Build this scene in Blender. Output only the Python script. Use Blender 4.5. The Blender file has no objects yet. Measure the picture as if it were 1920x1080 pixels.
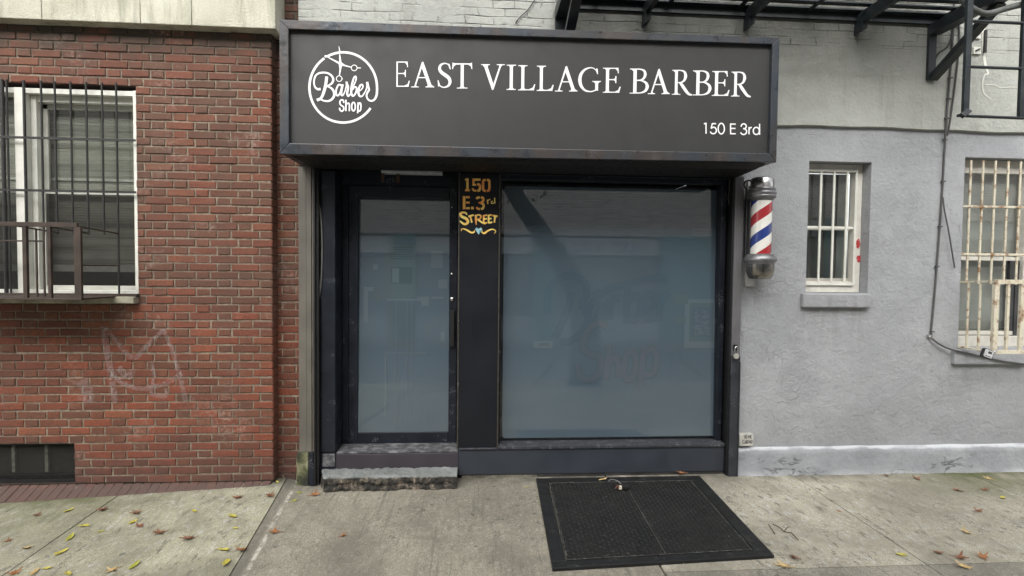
import bpy, bmesh, math, random
from mathutils import Vector, Matrix
random.seed(7)
PI = math.pi
sc = bpy.context.scene
COL = sc.collection

# ------------------------------------------------------------------ camera
FPX = 1000.0                                   # focal length in pixels of a 1920 wide picture
YAW, PITCH, ROLL = math.radians(3.87), math.radians(-1.96), math.radians(0.585)
CAM = Vector((0.0, -4.6, 1.77))
fw = Vector((math.sin(YAW)*math.cos(PITCH), math.cos(YAW)*math.cos(PITCH), math.sin(PITCH)))
rt = fw.cross(Vector((0, 0, 1))).normalized(); up = rt.cross(fw)
rt, up = rt*math.cos(ROLL)+up*math.sin(ROLL), up*math.cos(ROLL)-rt*math.sin(ROLL)
cd = bpy.data.cameras.new('Camera'); cam = bpy.data.objects.new('Camera', cd); COL.objects.link(cam)
cam.matrix_world = Matrix(((rt.x, up.x, -fw.x, CAM.x), (rt.y, up.y, -fw.y, CAM.y), (rt.z, up.z, -fw.z, CAM.z), (0, 0, 0, 1)))
cd.sensor_width = 36.0; cd.lens = FPX/1920*36; cd.clip_start = 0.05; cd.clip_end = 500
sc.camera = cam

# ------------------------------------------------------------------ sky, sun, exposure (bright overcast street)
SUN_EL, SUN_AZ = math.radians(39), math.radians(196)     # azimuth from north (+y) clockwise: the sun is behind the camera
w = bpy.data.worlds.new('World'); sc.world = w; w.use_nodes = True
nt = w.node_tree; nt.nodes.clear()
sky = nt.nodes.new('ShaderNodeTexSky'); sky.sky_type = 'NISHITA'; sky.sun_disc = False
sky.sun_elevation = SUN_EL; sky.sun_rotation = SUN_AZ; sky.dust_density = 4.0; sky.air_density = 1.0; sky.ozone_density = 1.0
hs = nt.nodes.new('ShaderNodeHueSaturation'); hs.inputs['Saturation'].default_value = 0.12
bg = nt.nodes.new('ShaderNodeBackground'); bg.inputs['Strength'].default_value = 0.15
ow = nt.nodes.new('ShaderNodeOutputWorld')
nt.links.new(sky.outputs[0], hs.inputs['Color']); nt.links.new(hs.outputs[0], bg.inputs[0]); nt.links.new(bg.outputs[0], ow.inputs[0])
sl = bpy.data.lights.new('Sun', 'SUN'); sl.energy = 1.5; sl.angle = math.radians(70); sl.color = (1.0, 0.955, 0.885)
so = bpy.data.objects.new('Sun', sl); COL.objects.link(so)
sdir = Vector((math.sin(SUN_AZ)*math.cos(SUN_EL), math.cos(SUN_AZ)*math.cos(SUN_EL), math.sin(SUN_EL)))
so.rotation_euler = sdir.to_track_quat('Z', 'Y').to_euler(); so.location = (0, -6, 12)
sc.view_settings.view_transform = 'Standard'; sc.view_settings.look = 'None'
sc.view_settings.gamma = 1.0; sc.view_settings.exposure = 1.28
try: sc.view_settings.use_curve_mapping = False
except Exception: pass

# ------------------------------------------------------------------ photo point -> place on a real plane
def P(px, py, Y=0.0):
    d = fw*FPX + rt*(px-960) - up*(py-540)
    return CAM + d*((Y-CAM.y)/d.y)
def gz(x, y):                                    # height of the pavement
    z = -0.045 + 0.012*min(y, 0) - 0.02*min(max((0.3-x)/1.2, 0), 1)
    if x < -1.5: z += 0.046*max(0, 1+y/1.5)*min((-1.5-x)/0.10, 1)-0.034*min(-1.5-x, 4.0)
    return z
def G(px, py):
    d = fw*FPX + rt*(px-960) - up*(py-540)
    z = -0.05
    for _ in range(6):
        p = CAM + d*((z-CAM.z)/d.z); z = gz(p.x, p.y)
    return p
def R4(x0, y0, x1, y1, Y):                       # picture box -> (X0,X1,Z0,Z1) on plane y=Y
    a, b, c, d = P(x0, y0, Y), P(x1, y0, Y), P(x1, y1, Y), P(x0, y1, Y)
    return (a.x+d.x)/2, (b.x+c.x)/2, (c.z+d.z)/2, (a.z+b.z)/2

# ------------------------------------------------------------------ mesh builder
class MB:
    def __init__(s): s.v = []; s.f = []; s.m = []; s.sm = []; s.c = []
    def add(s, vs, fs, mi=0, smooth=False, col=None):
        o = len(s.v); s.v += [tuple(p) for p in vs]
        for f in fs:
            s.f.append(tuple(i+o for i in f)); s.m.append(mi); s.sm.append(smooth); s.c.append(col)
        return s
    def box(s, x0, x1, y0, y1, z0, z1, mi=0, col=None):
        return s.hexa([(x0,y0,z0),(x1,y0,z0),(x1,y1,z0),(x0,y1,z0),(x0,y0,z1),(x1,y0,z1),(x1,y1,z1),(x0,y1,z1)], mi, col)
    def hexa(s, p, mi=0, col=None):
        return s.add(p, [(0,3,2,1),(4,5,6,7),(0,1,5,4),(1,2,6,5),(2,3,7,6),(3,0,4,7)], mi, False, col)
    def quad(s, a, b, c, d, mi=0, col=None): return s.add([a,b,c,d], [(0,1,2,3)], mi, False, col)
    def prism(s, poly, y0, y1, mi=0):            # poly = [(x,z)] counter-clockwise seen from -y
        n = len(poly)
        vs = [(x, y0, z) for x, z in poly] + [(x, y1, z) for x, z in poly]
        fs = [tuple(range(n)), tuple(range(2*n-1, n-1, -1))] + [((i+1) % n, i, i+n, (i+1) % n+n) for i in range(n)]
        return s.add(vs, fs, mi)
    def tube(s, pts, r, n=8, mi=0, cap=True):
        pts = [Vector(p) for p in pts]; k = len(pts); rr = r if isinstance(r, (list, tuple)) else [r]*k
        vs = []; prev = None
        for i, p in enumerate(pts):
            t = (pts[min(i+1, k-1)]-pts[max(i-1, 0)]).normalized()
            if prev is None: a = t.orthogonal().normalized()
            else:
                a = prev-t*prev.dot(t); a = a.normalized() if a.length > 1e-6 else t.orthogonal().normalized()
            prev = a; b = t.cross(a)
            for j in range(n):
                g = 2*PI*j/n; vs.append(p+(a*math.cos(g)+b*math.sin(g))*rr[i])
        fs = [(i*n+j, i*n+(j+1) % n, (i+1)*n+(j+1) % n, (i+1)*n+j) for i in range(k-1) for j in range(n)]
        s.add(vs, fs, mi, n > 5)
        if cap: s.add(vs[:n], [tuple(range(n-1, -1, -1))], mi); s.add(vs[-n:], [tuple(range(n))], mi)
        return s
    def bar(s, a, b, wd, th, side=(1,0,0), mi=0):  # rectangular bar, wd measured along `side`
        a, b = Vector(a), Vector(b); t = (b-a).normalized(); sd = Vector(side); sd = (sd-t*sd.dot(t)).normalized(); nn = t.cross(sd)
        c = [sd*(i*wd/2)+nn*(j*th/2) for i, j in ((-1,-1),(1,-1),(1,1),(-1,1))]
        return s.hexa([a+q for q in c]+[b+q for q in c], mi)
    def lathe(s, prof, cx, cy, n=32, mi=0):      # prof = [(r,z)]
        vs = [(cx+r*math.cos(2*PI*j/n), cy+r*math.sin(2*PI*j/n), z) for r, z in prof for j in range(n)]
        fs = [(i*n+j, i*n+(j+1) % n, (i+1)*n+(j+1) % n, (i+1)*n+j) for i in range(len(prof)-1) for j in range(n)]
        s.add(vs, fs, mi, True)
        return s
    def ribbon(s, pts, wd, y, mi=0, smooth=True, per=10, close=False):   # flat stroke in an x-z plane
        if smooth and len(pts) > 2:
            q = []; ww = []; k = len(pts); wl = wd if isinstance(wd, (list, tuple)) else [wd]*k
            for i in range(k-1 if not close else k):
                g = lambda j: pts[j % k] if close else pts[min(max(j, 0), k-1)]
                p0, p1, p2, p3 = g(i-1), g(i), g(i+1), g(i+2)
                for m in range(per):
                    t = m/per
                    q.append(tuple(0.5*(2*p1[d]+(p2[d]-p0[d])*t+(2*p0[d]-5*p1[d]+4*p2[d]-p3[d])*t*t+(3*p1[d]-p0[d]-3*p2[d]+p3[d])*t**3) for d in (0, 1)))
                    ww.append(wl[i]*(1-t)+wl[(i+1) % k]*t)
            if close: q.append(q[0]); ww.append(ww[0])
            else: q.append(tuple(pts[-1])); ww.append(wl[-1])
        else:
            q = [tuple(p) for p in pts]; ww = wd if isinstance(wd, (list, tuple)) else [wd]*len(q)
        n = len(q); L = []
        for i in range(n):
            a, b = q[max(i-1, 0)], q[min(i+1, n-1)]
            if close and i in (0, n-1): a, b = q[-2], q[1]
            tx, tz = b[0]-a[0], b[1]-a[1]; l = math.hypot(tx, tz) or 1
            L.append((-tz/l, tx/l))
        vs = []
        for i in range(n):
            yy = y-i*1.5e-6; vs.append((q[i][0]-L[i][0]*ww[i]/2, yy, q[i][1]-L[i][1]*ww[i]/2)); vs.append((q[i][0]+L[i][0]*ww[i]/2, yy, q[i][1]+L[i][1]*ww[i]/2))
        s.add(vs, [(2*i, 2*i+2, 2*i+3, 2*i+1) for i in range(n-1)], mi)
        return s
    def build(s, name, mats, parent=None, origin=None, bevel=0, seg=2):
        o = Vector(origin) if origin is not None else (ORI.get(parent.name, Vector()) if parent else Vector())
        me = bpy.data.meshes.new(name); me.from_pydata([(p[0]-o.x, p[1]-o.y, p[2]-o.z) for p in s.v], [], s.f)
        for m in (mats if isinstance(mats, (list, tuple)) else [mats]): me.materials.append(m)
        me.polygons.foreach_set('material_index', s.m); me.polygons.foreach_set('use_smooth', s.sm)
        if any(c is not None for c in s.c):
            at = me.color_attributes.new('tone', 'FLOAT_COLOR', 'CORNER'); buf = []
            for p, c in zip(me.polygons, s.c): buf += list(c or (0.5, 0.5, 0.5, 1))*p.loop_total
            at.data.foreach_set('color', buf)
        me.update()
        ob = bpy.data.objects.new(name, me); COL.objects.link(ob)
        if parent: ob.parent = parent
        else: ob.location = o
        ORI[ob.name] = o
        if bevel:
            b = ob.modifiers.new('bevel', 'BEVEL'); b.width = bevel; b.segments = seg; b.limit_method = 'ANGLE'; b.angle_limit = 0.7
        return ob
ORI = {}
def tag(o, label, cat, group=None):
    o['label'] = label; o['category'] = cat
    if group: o['group'] = group
    return o
def thing(name, loc, label, cat, group=None):
    o = bpy.data.objects.new(name, None); COL.objects.link(o); o.location = loc; ORI[o.name] = Vector(loc); o.empty_display_size = 0.1
    return tag(o, label, cat, group)
def struct(o): o['kind'] = 'structure'; return o

# ------------------------------------------------------------------ material helpers
class M:
    def __init__(s, name):
        s.mat = bpy.data.materials.new(name); s.mat.use_nodes = True; s.t = s.mat.node_tree; s.t.nodes.clear()
        s.out = s.t.nodes.new('ShaderNodeOutputMaterial'); s.b = s.t.nodes.new('ShaderNodeBsdfPrincipled')
        s.t.links.new(s.b.outputs[0], s.out.inputs[0]); s._co = None
    def n(s, ty, ins=None, **pr):
        d = s.t.nodes.new('ShaderNode'+ty)
        for k, v in pr.items(): setattr(d, k, v)
        for k, v in (ins or {}).items(): s.put(d.inputs[k], v)
        return d
    def put(s, sock, v):
        if hasattr(v, 'is_output'): s.t.links.new(v, sock)
        elif isinstance(v, (tuple, list)) and sock.type == 'RGBA' and len(v) == 3: sock.default_value = (*v, 1)
        else: sock.default_value = v
    def co(s):
        if s._co is None: s._co = s.n('TexCoord').outputs['Object']
        return s._co
    def mp(s, scale=(1,1,1), rot=(0,0,0), loc=(0,0,0), src=None):
        return s.n('Mapping', {'Vector': src or s.co(), 'Scale': scale, 'Rotation': rot, 'Location': loc}).outputs[0]
    def noise(s, scale, detail=4, rough=0.55, vec=None, dist=0.0):
        return s.n('TexNoise', {'Vector': vec or s.co(), 'Scale': scale, 'Detail': detail, 'Roughness': rough, 'Distortion': dist}).outputs[0]
    def math(s, op, a, b=0.0, c=None, clamp=False):
        d = s.n('Math', operation=op, use_clamp=clamp); s.put(d.inputs[0], a); s.put(d.inputs[1], b)
        if c is not None: s.put(d.inputs[2], c)
        return d.outputs[0]
    def rng(s, v, a, b, lo=0.0, hi=1.0):
        d = s.n('MapRange', {0: v, 1: a, 2: b, 3: lo, 4: hi}); d.clamp = True; return d.outputs[0]
    def mix(s, f, a, b, mode='MIX'):
        d = s.n('Mix', data_type='RGBA', blend_type=mode); s.put(d.inputs[0], f); s.put(d.inputs[6], a); s.put(d.inputs[7], b); return d.outputs[2]
    def ramp(s, v, stops):
        d = s.n('ValToRGB', {0: v}); e = d.color_ramp.elements
        while len(e) < len(stops): e.new(0.5)
        for q, (p, c) in zip(e, stops): q.position = p; q.color = (*c, 1)
        return d.outputs[0]
    def xyz(s):
        d = s.n('SeparateXYZ', {0: s.co()}); return d.outputs
    def bump(s, h, dist=0.01, strength=1.0, nrm=None):
        d = s.n('Bump', {'Height': h, 'Distance': dist, 'Strength': strength})
        if nrm is not None: s.t.links.new(nrm, d.inputs['Normal'])
        return d.outputs[0]
    def set(s, **k):
        for a, v in k.items():
            s.put(s.b.inputs[{'color': 'Base Color', 'rough': 'Roughness', 'metal': 'Metallic', 'normal': 'Normal', 'ior': 'IOR', 'spec': 'Specular IOR Level', 'coat': 'Coat Weight', 'emit': 'Emission Color', 'alpha': 'Alpha'}[a]], v)
        return s.mat

def plain(name, c, rough=0.5, metal=0.0, var=0.15, scale=14.0, bumpd=0.001, chips=None, chip_t=0.70, spec=0.5):
    m = M(name); n1 = m.noise(scale, 5); dark = tuple(x*(1-var*1.6) for x in c); lite = tuple(min(1, x*(1+var)) for x in c)
    colr = m.ramp(n1, [(0.3, dark), (0.7, lite)])
    if chips:
        k = m.math('MULTIPLY', m.noise(170, 2, 0.5), m.rng(m.noise(9, 4), 0.42, 0.62)); colr = m.mix(m.rng(k, chip_t*0.8, chip_t*0.8+0.04), colr, chips)
    r = m.rng(m.noise(scale*2, 4), 0.3, 0.7, rough*0.8, min(1, rough*1.2))
    return m.set(color=colr, rough=r, metal=metal, spec=spec, normal=m.bump(m.noise(scale*6, 5), bumpd, 0.6))

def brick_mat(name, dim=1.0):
    m = M(name); at = m.n('VertexColor', layer_name='tone').outputs[0]; sp = m.n('SeparateColor', {0: at}).outputs
    base = m.ramp(sp[0], [(0.0, (0.125,0.046,0.028)), (0.3, (0.165,0.053,0.030)), (0.6, (0.200,0.059,0.032)), (0.85, (0.222,0.063,0.033)), (1.0, (0.235,0.085,0.045))])
    head = m.ramp(sp[2], [(0.0, (0.100,0.052,0.033)), (0.5, (0.140,0.064,0.039)), (1.0, (0.175,0.072,0.042))])
    c = m.mix(sp[1], base, head)
    fine = m.noise(55, 6, 0.65); c = m.mix(m.rng(fine, 0.36, 0.66, 0.0, 0.75), c, m.mix(0.62, c, (0.05,0.03,0.024)))
    pits = m.noise(120, 3, 0.6); c = m.mix(m.rng(pits, 0.58, 0.66), c, (0.03,0.022,0.02))
    x, y, z = m.xyz()
    # long weathering: brown grime over the upper half, soot along the foot and under the stone band
    grime = m.math('MULTIPLY', m.rng(z, 1.2, 2.5, 0.0, 0.75), m.rng(m.noise(1.6, 5, 0.65), 0.30, 0.60))
    c = m.mix(m.rng(z, 1.7, 1.0, 0.0, 0.6), c, m.mix(1.0, c, (1.18,1.0,0.88), 'MULTIPLY'))
    c = m.mix(grime, c, m.mix(0.6, c, (0.105,0.068,0.048)))
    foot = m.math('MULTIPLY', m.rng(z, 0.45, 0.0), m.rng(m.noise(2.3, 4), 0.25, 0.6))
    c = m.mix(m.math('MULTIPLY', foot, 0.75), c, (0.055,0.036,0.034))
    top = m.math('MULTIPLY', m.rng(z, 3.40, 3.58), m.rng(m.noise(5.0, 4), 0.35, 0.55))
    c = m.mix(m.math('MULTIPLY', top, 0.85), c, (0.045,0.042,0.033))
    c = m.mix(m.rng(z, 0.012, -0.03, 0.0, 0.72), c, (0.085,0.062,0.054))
    dr = m.noise(1.0, 5, 0.65, m.mp((5, 5, 0.5))); c = m.mix(m.rng(dr, 0.52, 0.72, 0.0, 0.45), c, (0.07,0.048,0.038))
    white = m.math('MULTIPLY', m.rng(m.noise(2.7, 5, 0.65), 0.56, 0.74), m.rng(m.noise(38, 4), 0.45, 0.62))
    c = m.mix(m.math('MULTIPLY', white, 0.5), c, (0.42,0.34,0.29))
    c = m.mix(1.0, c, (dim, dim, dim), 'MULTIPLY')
    h = m.math('ADD', m.noise(40, 6, 0.7), m.math('MULTIPLY', pits, -0.5))
    return m.set(color=c, rough=0.88, normal=m.bump(h, 0.006, 0.8))

def mortar_mat():
    m = M('mortar'); n1 = m.noise(30, 6)
    x, y, z = m.xyz()
    c = m.ramp(n1, [(0.3, (0.14,0.112,0.083)), (0.7, (0.33,0.28,0.21))])
    c = m.mix(m.math('MULTIPLY', m.rng(m.noise(1.4, 4), 0.4, 0.65), 0.5), c, (0.14,0.11,0.09))
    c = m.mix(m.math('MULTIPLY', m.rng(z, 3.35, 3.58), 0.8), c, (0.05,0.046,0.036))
    return m.set(color=c, rough=0.95, normal=m.bump(m.noise(90, 5), 0.006))

def stucco_mat(name, c0, c1, upper=False):
    m = M(name); x, y, z = m.xyz()
    c = m.ramp(m.noise(1.1, 6, 0.6), [(0.3, c0), (0.7, c1)])
    c = m.mix(m.rng(m.noise(9, 6, 0.65), 0.35, 0.75, 0.0, 0.30), c, tuple(v*0.72 for v in c0))
    drip = m.noise(1.0, 5, 0.6, m.mp((6.5, 6.5, 0.55)))
    c = m.mix(m.rng(drip, 0.54, 0.74, 0.0, 0.34 if upper else 0.14), c, (0.13,0.125,0.10) if upper else (0.17,0.17,0.175))
    c = m.mix(m.rng(m.noise(130, 2, 0.5), 0.70, 0.76, 0.0, 0.5), c, (0.10,0.10,0.09))
    # trowel ridges: thin meandering lines, only where the plaster is rough
    n2 = m.noise(2.4, 3, 0.5, dist=0.6); rd = m.math('ABSOLUTE', m.math('SUBTRACT', n2, 0.5))
    ridge = m.math('MULTIPLY', m.rng(rd, 0.013, 0.0), m.rng(m.noise(1.1, 3), 0.50, 0.58))
    n3 = m.noise(6.0, 3, 0.5, dist=1.2); rd2 = m.math('ABSOLUTE', m.math('SUBTRACT', n3, 0.5))
    ridge2 = m.math('MULTIPLY', m.rng(rd2, 0.016, 0.0), m.rng(m.noise(1.3, 3, vec=m.mp((1,1,1), loc=(5,3,1))), 0.53, 0.60))
    h = m.math('ADD', m.math('MULTIPLY', m.noise(3.2, 8, 0.62), 1.1), m.math('MULTIPLY', m.noise(30, 5, 0.6), 0.30))
    h = m.math('ADD', h, m.math('MULTIPLY', m.math('MULTIPLY', m.math('ADD', ridge, ridge2), m.rng(x, 3.7, 2.5, 0.2, 1.0)), 0.0 if upper else 0.17))
    if not upper:
        sp = m.math('MULTIPLY', m.rng(m.math('ADD', z, m.math('MULTIPLY', m.noise(5, 5), 0.4)), 0.85, 0.45), m.rng(m.noise(1.6, 6, 0.65), 0.35, 0.65)); c = m.mix(m.math('MULTIPLY', sp, 0.45), c, (0.16,0.158,0.148))
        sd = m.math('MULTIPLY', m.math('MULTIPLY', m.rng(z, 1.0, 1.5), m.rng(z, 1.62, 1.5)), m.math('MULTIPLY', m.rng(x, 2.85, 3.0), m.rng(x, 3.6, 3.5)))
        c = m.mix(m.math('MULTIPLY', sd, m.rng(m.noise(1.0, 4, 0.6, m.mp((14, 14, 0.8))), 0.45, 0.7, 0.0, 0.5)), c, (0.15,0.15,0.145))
        c = m.mix(m.rng(m.noise(0.7, 3), 0.45, 0.65, 0.0, 0.35), c, tuple(v*1.18 for v in c1))
        pa = m.rng(m.noise(1.25, 5, 0.6, m.mp((1, 1, 1.3), loc=(2, 7, 4))), 0.555, 0.565); c = m.mix(m.math('MULTIPLY', pa, 0.22), c, tuple(v*0.80 for v in c0)); h = m.math('ADD', h, m.math('MULTIPLY', pa, 0.05))
        hc_ = m.math('ABSOLUTE', m.math('SUBTRACT', m.noise(1.7, 5, 0.6, dist=0.4), 0.47)); c = m.mix(m.math('MULTIPLY', m.rng(hc_, 0.0022, 0.0006), m.rng(m.noise(0.8, 3), 0.52, 0.6, 0, 0.55)), c, (0.08,0.08,0.08))
    if upper:
        bk = m.n('TexBrick', {'Vector': m.n('CombineXYZ', {0: m.math('ADD', x, m.math('MULTIPLY', m.noise(2.0, 3), 0.2)), 1: m.math('ADD', z, m.math('MULTIPLY', m.noise(2.6, 5, 0.6), 0.035)), 2: 0.0}).outputs[0], 'Color1': (1,1,1), 'Color2': (1,1,1), 'Mortar': (0,0,0), 'Scale': 1.0, 'Mortar Size': 0.007, 'Mortar Smooth': 0.9, 'Brick Width': 0.21, 'Row Height': 0.0675})
        msk = m.rng(m.math('ADD', z, m.math('MULTIPLY', m.noise(3, 3), 0.12)), 3.80, 3.84)
        bv = m.n('RGBToBW', {0: bk.outputs[0]}).outputs[0]
        jt = m.math('MULTIPLY', m.math('MULTIPLY', m.math('SUBTRACT', 1.0, bv), msk), m.rng(m.noise(3.3, 6, 0.7, m.mp((0.6, 1, 2.5))), 0.44, 0.66))
        h = m.math('SUBTRACT', h, m.math('MULTIPLY', jt, 0.6))
        c = m.mix(m.math('MULTIPLY', jt, m.rng(m.noise(2.2, 4), 0.4, 0.62, 0.1, 0.8)), c, (0.07,0.068,0.055))
        seam = m.math('ABSOLUTE', m.math('SUBTRACT', m.math('ADD', z, m.math('MULTIPLY', m.noise(1.2, 4), 0.05)), 3.815))
        c = m.mix(m.math('MULTIPLY', m.rng(seam, 0.006, 0.001), m.rng(m.noise(1.9, 3), 0.42, 0.56, 0.1, 0.8)), c, (0.05,0.05,0.045))
        # dirt and the iron platform's shade, both painted into the wall colour
        dirt_shade = m.math('MULTIPLY', m.rng(z, 3.45, 4.0), m.math('MULTIPLY', m.rng(x, 0.6, 0.8), m.rng(x, 4.15, 3.9)))
        c = m.mix(m.math('MULTIPLY', dirt_shade, m.rng(m.noise(2.0, 5), 0.2, 0.6, 0.45, 0.92)), c, (0.07,0.07,0.058))
    return m.set(color=c, rough=0.75, normal=m.bump(h, 0.026, 0.9))

def concrete_mat(name, c0, c1, streak=0.5, rot=0.0, moss=None, white=0.0, dark=(0.09,0.085,0.072), agg=0.0):
    m = M(name); x, y, z = m.xyz()
    c = m.ramp(m.noise(2.2, 7, 0.62), [(0.3, c0), (0.7, c1)])
    st = m.noise(1.0, 8, 0.76, m.mp((19, 6.5, 1), (0, 0, rot)))
    c = m.mix(m.rng(st, 0.545, 0.615, 0.0, streak), c, dark)
    st2 = m.noise(1.0, 6, 0.7, m.mp((24, 8.5, 1), (0, 0, rot), (3, 1, 0)))
    c = m.mix(m.rng(st2, 0.54, 0.64, 0.0, white), c, tuple(min(0.6, v*1.8) for v in c1))
    c = m.mix(m.rng(m.noise(0.8, 5, 0.6), 0.45, 0.62, 0.0, 0.5), c, tuple(v*0.62 for v in c0))
    ck = m.math('ABSOLUTE', m.math('SUBTRACT', m.noise(1.15, 6, 0.62, dist=0.3), 0.53)); c = m.mix(m.math('MULTIPLY', m.rng(ck, 0.003, 0.0008), m.rng(m.noise(0.7, 3), 0.5, 0.56, 0, 0.8)), c, (0.04,0.037,0.03))
    c = m.mix(m.rng(m.noise(150, 3, 0.6), 0.42, 0.60, 0.0, 0.62), c, tuple(v*0.42 for v in c0))
    c = m.mix(m.rng(m.noise(42, 4, 0.7), 0.53, 0.68, 0.0, 0.32), c, tuple(min(0.6, v*1.4) for v in c1))
    c = m.mix(m.math('MULTIPLY', m.rng(m.noise(1.7, 8, 0.74, dist=0.5), 0.48, 0.60), 0.55), c, tuple(v*0.58 for v in c0))
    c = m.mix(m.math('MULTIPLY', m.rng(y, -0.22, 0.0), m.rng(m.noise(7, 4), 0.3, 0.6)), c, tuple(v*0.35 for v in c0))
    gm = m.n('TexVoronoi', {'Vector': m.co(), 'Scale': 3.7}); c = m.mix(m.math('MULTIPLY', m.rng(gm.outputs['Distance'], 0.085, 0.06), 0.5), c, (0.06,0.058,0.055))
    if agg:
        vo = m.n('TexVoronoi', {'Vector': m.co(), 'Scale': 75.0}); k = m.math('MULTIPLY', m.rng(vo.outputs['Distance'], 0.24, 0.12), m.rng(m.noise(2.2, 4), 0.36, 0.62))
        c = m.mix(m.math('MULTIPLY', k, agg), c, (0.45,0.42,0.36))
        gum = m.n('TexVoronoi', {'Vector': m.co(), 'Scale': 5.5}); c = m.mix(m.math('MULTIPLY', m.rng(gum.outputs['Distance'], 0.10, 0.07), 0.6), c, (0.06,0.058,0.055))
        scr = m.noise(1.0, 2, 0.4, m.mp((44, 1.3, 1), (0, 0, 0.10))); c = m.mix(m.math('MULTIPLY', m.rng(scr, 0.60, 0.70), 0.32), c, (0.07,0.065,0.055))
    if agg > 0.8:
        jx = m.math('ADD', m.math('ADD', x, 1.545), m.math('MULTIPLY', m.math('ADD', y, 0.2), 0.10)); jx = m.math('ADD', jx, m.math('MULTIPLY', m.noise(6, 4), 0.03))
        bd = m.math('MULTIPLY', m.rng(jx, 0.055, 0.065), m.rng(jx, 0.09, 0.08)); c = m.mix(m.math('MULTIPLY', bd, m.rng(m.noise(9, 5, 0.7), 0.46, 0.60)), c, (0.48,0.46,0.40)); c = m.mix(m.math('MULTIPLY', m.rng(jx, 0.055, 0.035), 0.5), c, (0.10,0.093,0.078))
    if moss:
        xa, xb, yb, amt = moss
        k = m.math('MULTIPLY', m.rng(x, xa, xb), m.rng(y, yb, -0.1))
        k = m.math('MULTIPLY', k, m.rng(m.noise(3.5, 6, 0.65), 0.25, 0.6))
        c = m.mix(m.math('MULTIPLY', k, amt), c, (0.075,0.085,0.028))
    h = m.math('ADD', m.math('MULTIPLY', st, 0.7), m.math('MULTIPLY', m.noise(120, 5, 0.65), 0.35))
    return m.set(color=c, rough=0.9, normal=m.bump(h, 0.008, 0.8))

def glass_mat(name, tint=(0.9,0.93,0.92), amount=0.12):
    m = M(name); g = m.n('BsdfGlossy', {'Color': (0.95,0.97,1.0), 'Roughness': 0.02}); t = m.n('BsdfTransparent', {'Color': tint})
    lw = m.n('LayerWeight', {'Blend': 0.25}).outputs['Fresnel']; f = m.rng(lw, 0.0, 1.0, amount, 0.9)
    mx = m.n('MixShader', {0: f, 1: t.outputs[0], 2: g.outputs[0]}); m.t.links.new(mx.outputs[0], m.out.inputs[0]); return m.mat
def veil_mat(name, c, op):                       # fine mesh: partly see-through cloth
    m = M(name); m.set(color=c, rough=0.9); t = m.n('BsdfTransparent', {})
    mx = m.n('MixShader', {0: op, 1: t.outputs[0], 2: m.b.outputs[0]}); m.t.links.new(mx.outputs[0], m.out.inputs[0]); return m.mat
def chalk_mat(name, c, lo, hi, amt, sc_=45):     # worn paint: broken up by noise
    m = M(name); m.set(color=c, rough=0.9); t = m.n('BsdfTransparent', {})
    f = m.math('MULTIPLY', m.rng(m.noise(sc_, 5, 0.7), lo, hi), amt)
    mx = m.n('MixShader', {0: f, 1: t.outputs[0], 2: m.b.outputs[0]}); m.t.links.new(mx.outputs[0], m.out.inputs[0]); return m.mat

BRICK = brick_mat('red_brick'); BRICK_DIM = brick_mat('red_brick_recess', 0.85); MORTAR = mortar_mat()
STUCCO = stucco_mat('grey_paint_stucco', (0.275,0.286,0.300), (0.35,0.361,0.374))
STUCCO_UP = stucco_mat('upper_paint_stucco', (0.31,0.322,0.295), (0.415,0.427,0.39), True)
PLINTH = None
IRON = plain('black_iron_paint', (0.016,0.022,0.025), 0.45, 0, 0.3, 9, 0.002, (0.10,0.06,0.04), 0.8)
RUST = plain('rusty_brown_iron', (0.050,0.034,0.026), 0.75, 0, 0.35, 12, 0.003)
BARS = plain('dark_window_bars', (0.022,0.022,0.021), 0.5, 0, 0.3, 20, 0.001)
WHITE = plain('white_window_paint', (0.66,0.66,0.60), 0.45, 0, 0.08, 8, 0.001)
SHOPBLK = plain('blue_black_shop_paint', (0.0125,0.0155,0.0225), 0.40, 0, 0.25, 5, 0.001, (0.26,0.27,0.29), 0.755, 0.3)
SHOPPANEL = plain('panel_paint', (0.0105,0.0118,0.0155), 0.42, 0, 0.12, 2, 0.0006, None, 0.7, 0.25)
RISER = plain('blue_riser_paint', (0.030,0.036,0.047), 0.5, 0, 0.12, 3, 0.001)
RISER2 = plain('plum_riser_paint', (0.040,0.034,0.042), 0.5, 0, 0.10, 3, 0.001)
BLACK = plain('near_black', (0.006,0.006,0.007), 0.6, 0, 0.2)

# ------------------------------------------------------------------ ground: one base sheet, pavement slabs, road
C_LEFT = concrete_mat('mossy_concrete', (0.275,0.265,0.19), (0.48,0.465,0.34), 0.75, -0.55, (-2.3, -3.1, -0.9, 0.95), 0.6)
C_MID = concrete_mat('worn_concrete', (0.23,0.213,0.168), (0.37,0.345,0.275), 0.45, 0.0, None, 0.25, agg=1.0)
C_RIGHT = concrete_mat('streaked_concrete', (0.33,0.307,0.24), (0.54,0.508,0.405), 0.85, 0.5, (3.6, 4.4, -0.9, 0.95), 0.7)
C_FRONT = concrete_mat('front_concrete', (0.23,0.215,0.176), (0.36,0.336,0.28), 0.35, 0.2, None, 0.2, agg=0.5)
ASPH = plain('asphalt', (0.15,0.15,0.152), 0.85, 0, 0.25, 30, 0.006)
JOINT = plain('joint_dirt', (0.05,0.046,0.038), 0.95, 0, 0.3, 30, 0.004)
mb = MB(); mb.quad((-150,-150,-0.42), (150,-150,-0.42), (150,150,-0.42), (-150,150,-0.42)); struct(mb.build('ground', ASPH))
mb = MB(); mb.quad((-80,-13.2,-0.30), (80,-13.2,-0.30), (80,-5.45,-0.24), (-80,-5.45,-0.24)); struct(mb.build('road', ASPH))
mb = MB()
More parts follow.
